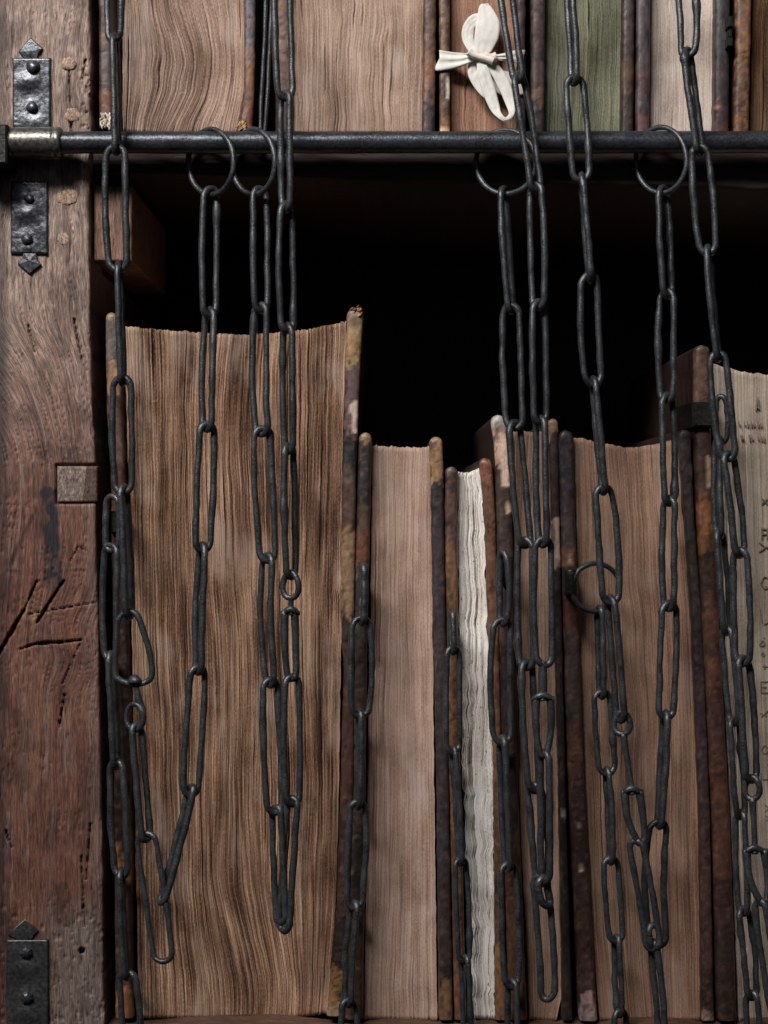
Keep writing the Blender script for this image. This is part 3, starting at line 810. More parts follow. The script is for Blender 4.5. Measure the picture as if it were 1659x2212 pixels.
b = book("narrow drab book whose left cover has torn white leather at its corner", 1160)
page_block(b, PG['slim'], [(920, 1115), (1106, 1110), (1300, 1110), (1659, 1118), (2212, 1146)], [(920, 1190), (1300, 1198), (1659, 1207), (2150, 1214), (2212, 1200)],
           [(0, 930), (.5, 934), (1, 928)], [(0, 2204), (1, 2206)], 0.0, 0.004, 591, None, 0.8, 10)
cover(b, [(890, 1056), (960, 1068), (1106, 1073), (1659, 1086), (2212, 1100)], [(890, 1096), (1000, 1102), (1106, 1107), (1659, 1118), (2212, 1140)], 896, 2204,
      [(0, (176, 166, 158)), (938, (196, 154, 128)), (1010, (72, 52, 48)), (1180, (82, 58, 56)), (1400, (54, 40, 36)), (1800, (90, 54, 34)), (2050, (98, 62, 38))], -0.008, seed=601, wear=.2,
      patches=((.45, 1.1, 935, 1050, (210, 168, 142)), (.55, 1.1, 1085, 1108, (190, 150, 120))), label="left cover torn to white and flesh pink at the top")
cover(b, [(900, 1184), (1300, 1197), (1659, 1206), (2150, 1214), (2212, 1214)], [(900, 1206), (1300, 1213), (1659, 1222), (2212, 1238)], 904, 2204,
      [(0, (150, 112, 80)), (935, (58, 40, 38)), (1125, (150, 118, 104)), (1210, (44, 34, 32)), (1700, (36, 28, 27)), (1745, (46, 36, 34))], -0.006, seed=611, wear=.2,
      patches=((.3, 1.1, 1120, 1205, (166, 132, 118)), (.2, 1.1, 1745, 1766, (120, 104, 96))))

b = book("warm tan book with purple black covers behind the iron hasp ring", 1370)
page_block(b, PG['warm'], [(920, 1238), (1300, 1248), (1659, 1260), (2000, 1276), (2212, 1298)], [(920, 1462), (1106, 1474), (1331, 1494), (1581, 1504), (1800, 1508), (2212, 1514)],
           [(0, 944), (.25, 957), (.5, 966), (.8, 962), (1, 948)], [(0, 2207), (1, 2205)], 0.0, 0.010, 621, None, 0.8, 22)
cover(b, [(920, 1206), (1106, 1211), (1659, 1227), (2212, 1252)], [(920, 1239), (1106, 1243), (1300, 1250), (1659, 1262), (2212, 1292)], 929, 2206,
      [(0, (54, 46, 50)), (1100, (72, 54, 52)), (1190, (120, 76, 46)), (1225, (56, 46, 44)), (1290, (98, 50, 34)), (1360, (66, 50, 46)), (1560, (88, 50, 38)), (1700, (60, 38, 34)), (1950, (72, 46, 40)), (2150, (150, 120, 112))], -0.007, seed=631, wear=.3,
      patches=((.45, .62, 1200, 1216, (196, 150, 110)), (.5, .66, 1776, 1792, (196, 160, 140)), (.5, .72, 1866, 1882, (180, 140, 120)), (.3, .8, 2140, 2170, (160, 116, 106))))
cover(b, [(920, 1464), (1106, 1478), (1356, 1496), (1784, 1512), (2212, 1516)], [(920, 1494), (1106, 1500), (1356, 1520), (1784, 1536), (2212, 1544)], 928, 2206,
      [(0, (60, 48, 52)), (1160, (58, 46, 44)), (1500, (64, 48, 44)), (1800, (76, 46, 40)), (2100, (60, 40, 34)), (2190, (150, 118, 92))], -0.006, seed=641, wear=.25)
ring_book = b

b = book("tall grey cream book at the right edge with inked lettering on its fore edge", 1640)
page_block(b, PG['grey'], [(760, 1540), (1106, 1552), (1659, 1575), (2212, 1598)], [(760, 1800), (1659, 1815), (2212, 1830)],
           [(0, 786), (.2, 800), (.45, 810), (.8, 804), (1, 790)], [(0, 2207), (1, 2207)], 0.0, 0.012, 651, None, 0.55, 14)
cover(b, [(740, 1500), (900, 1499), (1106, 1506), (1450, 1524), (1784, 1540), (2212, 1552)], [(740, 1534), (900, 1537), (1106, 1544), (1450, 1561), (1784, 1579), (2212, 1594)], 745, 2206,
      [(0, (112, 78, 60)), (870, (66, 40, 32)), (1010, (74, 44, 30)), (1075, (132, 76, 40)), (1180, (58, 38, 28)), (1290, (90, 50, 38)), (1500, (72, 42, 34)), (1640, (86, 48, 34)), (1900, (58, 34, 28)), (2030, (50, 34, 28))], -0.008, seed=661, wear=.3, wear_col=(112, 66, 46),
      patches=((.65, 1.1, 985, 1050, (150, 112, 88)),), round_top=.35, label="glossy red brown left cover with a black metal clip")
tall_right = b
cover(b, [(760, 1800), (2212, 1830)], [(760, 1834), (2212, 1862)], 760, 2206, [(0, BR), (1200, DK)], -0.006, seed=671)
# ink on the fore edge
def ink(parent, strokes, width, name="ink_letter"):
    parts = []
    for st in strokes:
        q = np.array(st, float); k = max(4, 3 * len(q))
        q = spline(q, k) if len(q) > 2 else np.linspace(q[0], q[1], 4)
        t = np.gradient(q, axis=0); t /= np.linalg.norm(t, axis=1)[:, None] + 1e-9
        nn = np.stack([-t[:, 1], t[:, 0]], -1)
        w = width * (0.7 + .5 * np.abs(np.sin(np.arange(len(q)) * 1.3)))[:, None]
        Yk = 0.012 * (1 - (2 * (q[:, 0] - 1555) / 250 - 1) ** 2) - 4.2 * U
        A, B_ = q + nn * w / 2, q - nn * w / 2
        Va = Pa(A[:, 0], A[:, 1], Yk); Vb = Pa(B_[:, 0], B_[:, 1], Yk)
        bk = [Va + np.array([0, 3 * U, 0]), Vb + np.array([0, 3 * U, 0])]
        V = np.concatenate([Va, Vb, *bk]); n = len(q); F = []
        for i in range(n - 1):
            F += [(i, i + 1, n + i + 1, n + i), (2 * n + i, 2 * n + i + 1, i + 1, i), (n + i, n + i + 1, 3 * n + i + 1, 3 * n + i)]
        parts.append((V, F))
    V, F = join(parts)
    return mesh_obj(name, V, F, M['ink'], parent, False, np.repeat(lin((112, 97, 82))[None], len(V), 0))
def glyphs():
    out = []
    def G(x, y, *st): out.append([[(x + a, y + b_) for a, b_ in s] for s in st])
    G(1637, 880, [(0, -22), (-4, 6)], [(0, -22), (3, 4)], [(-3, 0), (4, 0)])                                   # A
    for k, (dx, hh) in enumerate(((0, 12), (14, 10), (26, 8), (33, 12), (41, 12), (47, 10), (56, 12), (62, 9))):
        G(1582 + dx, 913 + k * .7, [(0, -hh / 2), (1, hh / 2)])
    for k, (dx, hh) in enumerate(((0, 8), (13, 10), (16, 8), (31, 14), (37, 8), (50, 8), (57, 10), (62, 12))):
        G(1588 + dx, 944 + k * .6, [(0, -hh / 2), (1, hh / 2)])
    G(1650, 1083, [(-4, -6), (8, 6)], [(8, -6), (-4, 6)])                                                        # x
    G(1652, 1152, [(-6, -12), (-6, 12)], [(-6, -10), (6, -8)], [(-6, 2), (6, 2)], [(6, -12), (6, 12)])           # A laid on its side
    G(1652, 1182, [(-12, -10), (0, 0), (-12, 10)], [(0, 0), (12, 0)])                                            # Y
    G(1652, 1260, [(-8, 0), (-2, -13), (8, -10), (9, 6), (0, 12), (-8, 2)], [(2, 6), (12, 16)])                  # Q
    G(1650, 1335, [(-8, -20), (-6, -4), (-4, 10)], [(0, 14), (10, 8), (12, -6)])                                 # C
    G(1648, 1390, [(-8, 3), (0, -6), (4, 2), (-4, 6), (-8, 2)], [(2, -14), (3, -11)])                            # o and dot
    G(1648, 1414, [(-3, 0), (0, -4), (3, 0), (0, 4), (-3, 0)])
    G(1650, 1440, [(-2, 0), (8, 0)], [(2, -5), (2, 6)])                                                          # +
    G(1652, 1485, [(-8, -14), (-8, 12)], [(-8, -12), (8, -12)], [(-8, 0), (4, 0)], [(-8, 12), (8, 12)])          # E
    G(1650, 1545, [(-8, -4), (6, 2)], [(-6, 4), (10, -10)])                                                      # V
    G(1652, 1620, [(-8, 0), (0, -9), (8, 0), (0, 9), (-8, 0)])                                                   # lozenge
    G(1652, 1684, [(-8, -14), (-8, 14)], [(8, -14), (8, 14)], [(-8, 0), (8, 0)])                                 # H
    G(1654, 1760, [(-10, -26), (-8, 8)], [(-10, -26), (6, -14), (-6, -2), (8, 8), (-8, 16)])                     # B
    return out
for st in glyphs(): ink(tall_right, st, 2.4)

# --- upper row
def ubook(label, x): return book(label, x, 290)
b = ubook("upper brown book with strongly waved fore edge next to the post", 390)
page_block(b, PG['up1'], [(-260, 262), (285, 266)], [(-260, 527), (200, 527), (285, 512)], [(0, -260), (1, -260)], [(0, 284), (.5, 290), (1, 286)], 0.002, 0.010, 701,
           lambda u, v: (0.05 * np.sin(math.pi * u) * np.sin(v * 9.0 + 1.0) - 0.06 * np.sin(math.pi * u) * smooth(.86, 1, v)), 1.2, 12, 1.2, 8)
cover(b, [(-260, 211), (285, 213)], [(-260, 238), (285, 243)], -262, 276, [(-400, BR), (60, (120, 66, 44)), (85, (92, 74, 70)), (185, (126, 72, 48)), (235, (100, 66, 48))], -0.004, seed=711, wear=.25)
tuft(b, 228, 256, -0.006, [(186, 176, 160), (160, 148, 130), (130, 116, 98)], 33, 60, 16, 10, aim=1.5, fan=1.0)
cover(b, [(-260, 527), (200, 527), (285, 512)], [(-260, 552), (120, 551), (200, 549), (285, 545)], -262, 282, [(-400, (96, 84, 90)), (110, (126, 90, 72)), (150, (136, 84, 52)), (225, (120, 64, 42))], -0.006, seed=721, wear=.35, wear_col=(160, 100, 60))
tuft(b, 524, 268, -0.006, [(168, 138, 106), (140, 110, 84), (110, 82, 62)], 34, 40, 15, 7, aim=2.2, fan=.8)
b = ubook("upper pale brown book with flat fore edge in the middle of the row", 780)
page_block(b, PG['up2'], [(-260, 628), (285, 632)], [(-260, 918), (285, 911)], [(0, -260), (1, -260)], [(0, 289), (1, 289)], 0.002, 0.006, 731, lambda u, v: .012 * np.sin(math.pi * u) * np.sin(v * 13), 1.0, 20, 1.4, 9)
cover(b, [(-260, 596), (285, 594)], [(-260, 628), (285, 632)], -262, 288, [(-400, (140, 92, 66)), (20, (142, 98, 74)), (120, (104, 72, 72)), (150, (120, 84, 72)), (215, (74, 50, 46))], -0.003, seed=741, wear=.4)
cover(b, [(-260, 919), (285, 912)], [(-260, 946), (285, 940)], -262, 288, [(-400, (96, 66, 52)), (60, (106, 70, 58)), (130, (132, 80, 52)), (208, (62, 54, 66))], -0.006, seed=751, wear=.45, wear_col=(150, 84, 50))
b = ubook("upper reddish brown book tied shut with white tape", 1040)
page_block(b, PG['up3'], [(-260, 973), (285, 973)], [(-260, 1116), (285, 1118)], [(0, -260), (1, -260)], [(0, 289), (1, 289)], 0.002, 0.004, 761, None, 0.7, 12, 1.4, 9)
cover(b, [(-260, 948), (285, 950)], [(-260, 972), (285, 972)], -262, 287, [(-400, (124, 84, 62)), (120, (104, 72, 62)), (200, (92, 64, 58)), (215, (118, 76, 52)), (262, (140, 84, 46))], -0.005, seed=771, wear=.4,
      patches=((.7, 1.1, 165, 215, (206, 190, 164)), (.1, .9, 273, 290, (190, 152, 108))))
cover(b, [(-260, 1117), (285, 1117)], [(-260, 1136), (285, 1136)], -262, 288, [(-400, (78, 56, 58)), (150, (46, 36, 38))], -0.004, seed=781, wear=.2)
b = ubook("upper book with mossy green stained fore edge", 1260)
page_block(b, PG['green'], [(-260, 1180), (285, 1176)], [(-260, 1348), (285, 1342)], [(0, -260), (1, -260)], [(0, 289), (1, 289)], 0.002, 0.005, 791, None, 1.0, 14, 1.3, 9)
cover(b, [(-260, 1147), (285, 1149)], [(-260, 1180), (285, 1176)], -262, 288, [(-400, (88, 64, 62)), (110, (96, 72, 66)), (190, (124, 84, 58)), (222, (58, 48, 52))], -0.007, seed=801, wear=.35)
cover(b, [(-260, 1349), (285, 1342)], [(-260, 1374), (285, 1369)], -262, 288, [(-400, (76, 58, 54)), (125, (96, 66, 44)), (190, (66, 50, 46))], -0.006, seed=811, wear=.3)
b = ubook("upper book with smooth pale grey fore edge right of the green one", 1470)
page_block(b, PG['pale'], [(-260, 1408), (285, 1404)], [(-260, 1546), (285, 1542)], [(0, -260), (1, -260)], [(0, 289), (1, 289)], 0.002, 0.005, 821, None, 0.5, 6, 1.4, 9)
cover(b, [(-260, 1378), (285, 1374)], [(-260, 1408), (285, 1404)], -262, 288, [(-400, (82, 70, 72)), (150, (92, 52, 54)), (200, (82, 68, 72)), (240, (106, 62, 66))], -0.006, seed=831, wear=.3)
cover(b, [(-260, 1547), (285, 1543)], [(-260, 1580), (285, 1576)], -262, 288, [(-400, (66, 64, 66)), (140, (76, 60, 62)), (215, (82, 52, 60)), (262, (112, 64, 46))], -0.006, seed=841, wear=.25,
      patches=((.0, .3, 224, 234, (150, 86, 58)),))
V, F = join([box(1571, 1584, 34, 58, -0.013, -0.002, 2), box(1573, 1582, 58, 80, -0.011, -0.002, 1.5), box(1571, 1584, 80, 100, -0.013, -0.002, 2)])
mesh_obj("hinge_clasp", V, F, M['clasp'], b, False)
b = ubook("upper dark brown book cut off by the right edge of the picture", 1700)
page_block(b, PG['edge'], [(-260, 1630), (285, 1620)], [(-260, 1800), (285, 1795)], [(0, -260), (1, -260)], [(0, 289), (1, 289)], 0.002, 0.006, 851, None, 1.2, 16, 1.4, 9)
cover(b, [(-260, 1594), (285, 1586)], [(-260, 1631), (285, 1619)], -262, 287, [(-400, (140, 92, 64)), (90, (148, 98, 56)), (130, (120, 80, 60)), (215, (112, 72, 54)), (255, (150, 90, 50))], -0.007, seed=861, wear=.5, wear_col=(160, 104, 60))

# ------------------------------------------------------------------ chains
WR = 7.0            # wire radius, measuring units
HS = 20.0           # half the distance between the two strands of a link
RNG = random.Random(77)

def wire_noise(n, amp, closed, seed):
    t = np.arange(n)
    if closed:
        a = 2 * math.pi * t / n
        return amp * 2 * (fbm(3 + 2.6 * np.cos(a), 3 + 2.6 * np.sin(a), seed, 3) - .5)
    return amp * 2 * (fbm(t / 7.0, 0 * t + 1.5, seed, 3) - .5)

def link_mesh(A, B, xl, xr, sgn, seed, wr=WR, hs=HS, bulge=.16):
    """A, B: (x, y, Y) of the wire's centre at the two ends; xl, xr: strand centres half way"""
    (x0, y0, Y0), (x1, y1, Y1) = A, B
    L = math.hypot(x1 - x0, y1 - y0)
    ux, uy = (x1 - x0) / L, (y1 - y0) / L
    mx = (xl + xr) / 2 - (x0 + x1) / 2
    a = (xr - xl) / 2
    h = max(hs, abs(a) * 1.03); h = min(h, L * .42)
    a = max(-h, min(h, a))
    dz = math.sqrt(max(h * h - a * a, 0)) * sgn          # >0: right strand nearer the viewer
    k = 11
    th = np.linspace(math.pi, 0, k)
    top = [(h * (1 - math.sin(t)), math.cos(t)) for t in th]          # along axis, lateral -1..1
    ns = 20
    right = [(h + (L - 2 * h) * i / ns, 1.0) for i in range(1, ns)]
    bot = [(L - h * (1 - math.sin(t)), math.cos(t)) for t in np.linspace(0, math.pi, k)]
    left = [(L - h - (L - 2 * h) * i / ns, -1.0) for i in range(1, ns)]
    q = np.array(top + right + bot + left)
    t = q[:, 0] / L
    lat = q[:, 1] * (1 - bulge + bulge * np.sin(math.pi * np.clip(t, 0, 1)))
    bow = mx * np.sin(math.pi * np.clip(t, 0, 1)) ** 0.8
    n = len(q)
    sk = min(1.0, L / 190); nx = wire_noise(n, 2.2 * sk, True, seed); nd = wire_noise(n, 2.2 * sk, True, seed + 1)
    X = x0 + ux * q[:, 0] + lat * a * (-uy if uy < 0 else uy) + bow + nx
    Y = y0 + uy * q[:, 0] - lat * a * ux
    Dp = Y0 + (Y1 - Y0) * t - (lat * dz + nd) * U
    path = Pa(X, Y, Dp)
    rad = (wr * 1.03 * (1 + wire_noise(n, .20 * sk, True, seed + 2))) * U
    rw = random.Random(seed)
    if L > 170 and rw.random() < .5:      # scarf weld left by the smith
        i0 = rw.randrange(n); rad = rad * (1 + .32 * np.exp(-((np.arange(n) - i0) / 1.6) ** 2))
    return tube(path, rad, 9, True)

def ring_mesh(cx, cy, A, H, dep, Y, wr, seed, right_front=True):
    n = 64
    th = np.linspace(0, 2 * math.pi, n, endpoint=False)
    s = 1 if right_front else -1
    nz = wire_noise(n, 1.0, True, seed)
    path = Pa(cx + (A + nz) * np.cos(th), cy - (H + nz) * np.sin(th), Y - s * dep * U * np.cos(th))
    return tube(path, wr * U * (1 + wire_noise(n, .12, True, seed + 1)), 10, True)

class Chain:
    def __init__(self, label, x, y, Y, group="iron book chains"):
        self.o = thing("book_chain", label, "chain", P(x, y, Y), group)
        self.seed = RNG.randint(0, 10 ** 6)
        self.sgn = 1
    def add(self, name, V, F, mat='chain', smooth_shade=True):
        return mesh_obj(name, V, F, M[mat], self.o, smooth_shade)
    def link(self, A, B, xl, xr, wr=WR, hs=HS, sgn=None, bulge=.16):
        self.seed += 11
        if sgn is not None: self.sgn = sgn
        V, F = link_mesh(A, B, xl, xr, self.sgn, self.seed, wr, hs, bulge)
        self.sgn = -self.sgn
        self.add("link", V, F)
    def run(self, items, depth, wr=WR, hs=HS, first=1, sag=True):
        """items: joint, (xl, xr), joint, (xl, xr), joint ...; a joint is where two links touch. depth: [(y, Y)]"""
        self.sgn = first
        joints, mids = items[0::2], items[1::2]
        for i, (xl, xr) in enumerate(mids):
            (x0, y0), (x1, y1) = joints[i], joints[i + 1]
            L = math.hypot(x1 - x0, y1 - y0); ux, uy = (x1 - x0) / L, (y1 - y0) / L
            e = wr * .97
            A = (x0 - ux * e, y0 - uy * e, self.dp(depth, y0)); B = (x1 + ux * e, y1 + uy * e, self.dp(depth, y1))
            self.link(A, B, xl, xr, wr, hs)
    @staticmethod
    def dp(depth, y):
        a = sorted(depth)
        return float(np.interp(y, [q[0] for q in a], [q[1] for q in a]))
    def tube_px(self, name, pts, wr, n=24, mat='chain', taper=None):
        self.seed += 7
        p = spline([(x, y, Y / U) for x, y, Y in pts], n)
        path = Pa(p[:, 0] + wire_noise(n, .8, False, self.seed), p[:, 1], p[:, 2] * U)
        r = np.full(n, wr) if taper is None else np.interp(np.linspace(0, 1, n), np.linspace(0, 1, len(taper)), taper)
        V, F = tube(path, r * U * (1 + wire_noise(n, .1, False, self.seed + 1)), 10)
        return self.add(name, V, F, mat)
    def swivel(self, eye, collar, yoke_bottom, Y, eye_r=(16, 26), yl=-14, yr=12, cw=20, bar=None, eye_front=1):
        """eye loop on a shank that turns in a flat collar; a U shaped yoke hangs from the collar"""
        (ex, ey), (cx, cy), (bx, by) = eye, collar, yoke_bottom
        if eye_r is not None:
            n = 40; th = np.linspace(0, 2 * math.pi, n, endpoint=False)
            X = ex + eye_r[0] * np.cos(th) * (1 - .18 * np.sin(th)); Yy = ey - eye_r[1] * np.sin(th)
            V, F = tube(Pa(X, Yy, Y - eye_front * 8 * U * np.cos(th)), 6.4 * U * (1 + wire_noise(n, .1, True, 5)), 10, True)
            self.add("swivel_eye", V, F)
            self.tube_px("swivel_shank", [(ex + (cx - ex) * .1, ey + eye_r[1] * .9, Y), ((ex + cx) / 2 + 1, (ey + eye_r[1] + cy) / 2, Y), (cx, cy + 6, Y)], 7, 14, taper=[8, 6, 6.5])
        else:
            self.tube_px("swivel_shank", [(ex, ey, Y), ((ex + cx) / 2, (ey + cy) / 2, Y), (cx, cy + 6, Y)], 9, 16, taper=[8, 10, 9])
        # collar: flattened plate, hollow below
        n, m = 22, 6
        th = np.linspace(0, 2 * math.pi, n, endpoint=False)
        rows = []
        for r, z in ((0.3, -9), (.72, -8), (1.0, -3), (1.04, 4), (.8, 6), (.45, 0)):
            rows.append(Pa(cx + cw * r * np.cos(th), cy + z + 9 * np.abs(np.cos(th)) ** 1.5 * r, Y - 13 * r * np.sin(th) * U))
        V = np.concatenate(rows); F = grid_faces(n, m, 0, True) + [tuple(range(n))[::-1], tuple((m - 1) * n + i for i in range(n))]
        self.add("swivel_collar", V, F)
        self.tube_px("swivel_knob", [(cx, cy + 4, Y - 2 * U), (cx + 1, cy + 13, Y - 3 * U)], 8, 6, taper=[6, 8.5, 7])
        l, r = cx + yl, cx + yr
        pts = [(l, cy + 3, Y), (l + (bx - cx) * .4 - 1, cy + (by - cy) * .5, Y - 4 * U), (bx - 9, by - 14, Y - 2 * U), (bx, by - 5, Y), (bx + 9, by - 16, Y + 2 * U), (r + (bx - cx) * .4 + 1, cy + (by - cy) * .5, Y + 4 * U), (r, cy + 3, Y)]
        self.tube_px("swivel_yoke", pts, 7, 44, taper=[9, 8, 7, 7.5, 8, 7.5, 7, 8, 9])

FREE = -0.048        # a chain that passes in front of the rod
# 1  from the post side down to the bottom of its loop and up to the first ring
c = Chain("long chain beside the post, passing the rod and looping up to the leftmost rod ring", 246, 0, FREE)
c.run([(244, -140), (231, 262), (246, 82), (246, 254), (251, 323), (227, 272), (256, 577), (257, 264), (264, 822), (242, 285), (267, 1057), (266, 282), (279, 1327)],
      [(-140, -0.046), (300, FREE), (1327, -0.044)], first=1)
Yw = -0.044
pts = [(279, 1319), (262, 1330), (253, 1350), (250, 1400), (249, 1452), (257, 1468), (288, 1478), (318, 1472), (329, 1452), (322, 1405), (311, 1368), (297, 1330)]
p = spline(pts + [pts[0]], 70)[:-1]
V, F = tube(Pa(p[:, 0], p[:, 1], Yw + 2 * U * np.sin(np.arange(69) / 69 * 6.28)), 6.6 * U * (1 + wire_noise(69, .14, True, 3)), 9, True)
c.add("triangle_link", V, F)
n = 20; th = np.linspace(0, 2 * math.pi, n, endpoint=False)
rows = [Pa(291 + r * np.cos(th), yy, Yw - r * np.sin(th) * U) for r, yy in ((1.5, 1456), (8, 1459), (14, 1466), (17, 1473), (14, 1477))]
V = np.concatenate(rows); F = grid_faces(n, 5, 0, True) + [tuple(range(n))[::-1], tuple(4 * n + i for i in range(n))]
c.add("swivel_bead", V, F)
c.tube_px("swivel_shank", [(292, 1472, Yw), (296, 1492, Yw), (299, 1512, Yw), (308, 1536, Yw)], 7, 16, taper=[6, 6, 8, 9])
n = 36; th = np.linspace(0, 2 * math.pi, n, endpoint=False)
V, F = tube(Pa(291 + 18 * np.cos(th), 1549 - 28 * np.sin(th), Yw - 7 * U * np.cos(th)), 6.2 * U * (1 + .25 * np.cos(th)), 10, True)
c.add("swivel_eye", V, F)
c.run([(295, 1572), (294, 316), (315, 1808)], [(1500, Yw), (1900, Yw)], hs=15, first=-1)
c.link((313, 1800, Yw), (354, 2077, Yw - .004), 314, 357, 5.8, 17, 1, .05)
c.link((350, 1950, Yw - .001), (414, 1700, Yw + .003), 378, 391, 7.2, 15, 1, .05)
c.run([(455, 414), (436, 468), (453, 675), (437, 459), (448, 922), (425, 461), (438, 1183), (423, 438), (429, 1447), (401, 437), (412, 1711)], [(400, YB), (1711, -0.041)], first=-1)
V, F = ring_mesh(456, 350, 49, 70, 42, YB, 6, 901); c.add("rod_ring", V, F)

# 2  straight chain on the tall brown book's left cover
c = Chain("chain dropping straight down the dark gap between the post and the tall brown book", 237, 1065, -0.02)
Yc = -0.019
c.link((243, 1072, Yc), (241, 1190, Yc), 228, 258, 7, 18, 1)
V, F = box(237, 262, 1104, 1152, -0.012, 0.0, 3); c.add("clip", V, F, 'clasp', False)
c.run([(240, 1184), (221, 252), (240, 1418), (238, 251), (251, 1650), (239, 272), (263, 1886), (260, 268), (274, 2106), (265, 305), (287, 2370)], [(1000, Yc), (2400, Yc)], first=1)

# 3  middle chain
c = Chain("chain with swivel hanging before the tall brown book, looping up to the second rod ring", 610, 0, FREE)
c.run([(609, -60), (594, 629), (617, 206), (606, 626), (619, 447), (602, 633), (622, 708), (611, 633), (624, 969), (614, 637), (629, 1240)], [(-60, -.047), (300, FREE), (1240, -.043)], first=-1)
c.swivel((628, 1264), (628, 1316), (630, 1470), -.043, (17, 28), -13, 9, 20)
c.run([(631, 1468), (613, 648), (633, 1731)], [(1400, -.043), (1800, -.043)], first=-1)
c.link((632, 1724, -.043), (614, 2009, -.040), 611, 634, 7, 14, 1, .02)
c.link((597, 1744, -.039), (607, 1992, -.039), 591, 611, 7, 14, 1, .02)
c.run([(560, 414), (547, 578), (564, 665), (545, 575), (566, 932), (551, 590), (579, 1205), (563, 586), (585, 1474), (569, 605), (593, 1749)], [(400, YB), (1750, -.040)], first=-1)
V, F = ring_mesh(548, 350, 46, 70, 42, YB, 6, 921); c.add("rod_ring", V, F)

# 4  chain between the two books right of the tall one
c = Chain("chain hanging along the join of the tall brown book and the tan book", 785, 1213, -0.02)
Yc = -0.022
c.link((784, 1222, Yc + .002), (783, 1346, Yc), 781, 787, 7.5, 14, 1, .3)
c.run([(781, 1341), (758, 803), (777, 1541), (774, 781), (774, 1738), (751, 790), (766, 1956), (747, 763), (753, 2166), (737, 773), (752, 2400)], [(1200, Yc), (2400, Yc)], first=-1, wr=6.6)

# 5  chain on the slim white book
c = Chain("chain hanging on the rusty left cover of the slim white book", 977, 1318, -0.02)
Yc = -0.021
c.link((977, 1324, Yc + .002), (979, 1410, Yc), 974, 980, 6.5, 12, 1, .3)
c.run([(979, 1404), (963, 994), (979, 1620), (984, 993), (995, 1861), (986, 1013), (1003, 2072), (1000, 1017), (1012, 2330)], [(1300, Yc), (2400, Yc)], first=-1, wr=6, hs=17)

# 6  chain on the next book
c = Chain("chain with black clip hanging right of the slim white book", 1090, 1188, -0.02)
Yc = -0.022
c.link((1086, 1193, Yc), (1087, 1348, Yc), 1079, 1100, 7, 16, 1, .3)
V, F = box(1087, 1108, 1202, 1266, -0.015, -0.002, 3); c.add("clip", V, F, 'clasp', False)
c.run([(1086, 1344), (1059, 1102), (1085, 1599), (1082, 1096), (1098, 1872), (1085, 1121), (1105, 2124), (1097, 1118), (1108, 2380)], [(1100, Yc), (2400, Yc)], first=-1, wr=6.6)

# 7  pair meeting at the foot of the narrow drab book
c = Chain("chain from the third rod ring, ending in the long bottom link before the drab book", 1090, 414, YB)
V, F = ring_mesh(1093, 350, 65, 69, 38, YB, 6, 961); c.add("rod_ring", V, F)
c.run([(1087, 414), (1087, 1101), (1104, 667), (1086, 1126), (1112, 919), (1108, 1135), (1135, 1172), (1117, 1151), (1138, 1436), (1131, 1158), (1154, 1702), (1149, 1182), (1170, 1903)], [(414, YB), (1600, -.038), (1903, -.040)], first=-1)
c.link((1164, 1893, -.040), (1183, 2159, -.040), 1163, 1195, 7, 17, 1, .08)
c2 = c
c = Chain("swivelled chain falling before the white tape and over the rod to the drab book", 1110, 0, FREE)
c.run([(1078, -150), (1084, 1108), (1120, 168), (1129, 1153), (1157, 405), (1146, 1176), (1163, 658), (1151, 1180), (1167, 909), (1158, 1179), (1173, 1171), (1153, 1192), (1177, 1430)], [(-150, -.046), (300, -.051), (1430, -.053)], first=1)
c.swivel((1173, 1428), (1172, 1502), (1174, 1636), -.053, None, -14, 17, 25)
c.link((1177, 1626, -.053), (1178, 1905, -.050), 1168, 1188, 7.4, 17, 1)
c.link((1174, 1896, -.049), (1183, 1956, -.047), 1164, 1184, 8, 13, -1, .1)

# 8  chain before the green book with swivel; joins ring 4
c = Chain("chain falling before the green book, with a swivel low on the warm tan book", 1235, 0, FREE)
c.run([(1224, -90), (1228, 1241), (1240, 173), (1229, 1269), (1256, 384), (1264, 1269), (1274, 600), (1255, 1294), (1283, 824), (1289, 1297), (1303, 1058), (1294, 1335), (1319, 1296), (1322, 1340), (1341, 1550)], [(-90, -.046), (300, -.050), (1550, -.046)], first=1)
c.swivel((1344, 1562), (1365, 1704), (1383, 1826), -.046, (17, 24), -16, 16, 23)
c.link((1371, 1816, -.046), (1412, 2050, -.044), 1379, 1410, 6.6, 17, 1, .1)
c.link((1411, 1998, -.043), (1416, 2050, -.042), 1403, 1424, 6.8, 14, -1, .1)
c.run([(1412, 2042), (1419, 1434), (1438, 2320)], [(2000, -.042), (2400, -.038)], hs=14, first=1)
c = Chain("chain from the rightmost rod ring ending low on the warm tan book", 1427, 414, YB)
V, F = ring_mesh(1428, 346, 55, 71, 40, YB, 5.6, 981); c.add("rod_ring", V, F)
c.run([(1432, 412), (1426, 1448), (1442, 634), (1422, 1455), (1441, 860), (1432, 1457), (1447, 1082), (1430, 1456), (1446, 1309), (1426, 1461), (1438, 1545), (1426, 1438), (1424, 1780), (1393, 1434), (1424, 2036)], [(412, YB), (2036, -.030)], first=-1, wr=6.9)

# 9  hasp ring and chain of the warm tan book
c = Chain("chain hanging from the big round hasp ring on the warm tan book", 1287, 1268, -0.02)
V, F = ring_mesh(1287, 1269, 52, 52, 16, -.022, 5.6, 991, False); c.add("hasp_ring", V, F)
c.run([(1296, 1318), (1291, 1303), (1300, 1500), (1287, 1324), (1311, 1666), (1313, 1322), (1320, 1859), (1307, 1341), (1332, 2028), (1328, 1341), (1340, 2188), (1327, 1356), (1345, 2420)], [(1300, -.022), (2400, -.02)], first=1, wr=6.2, hs=18)
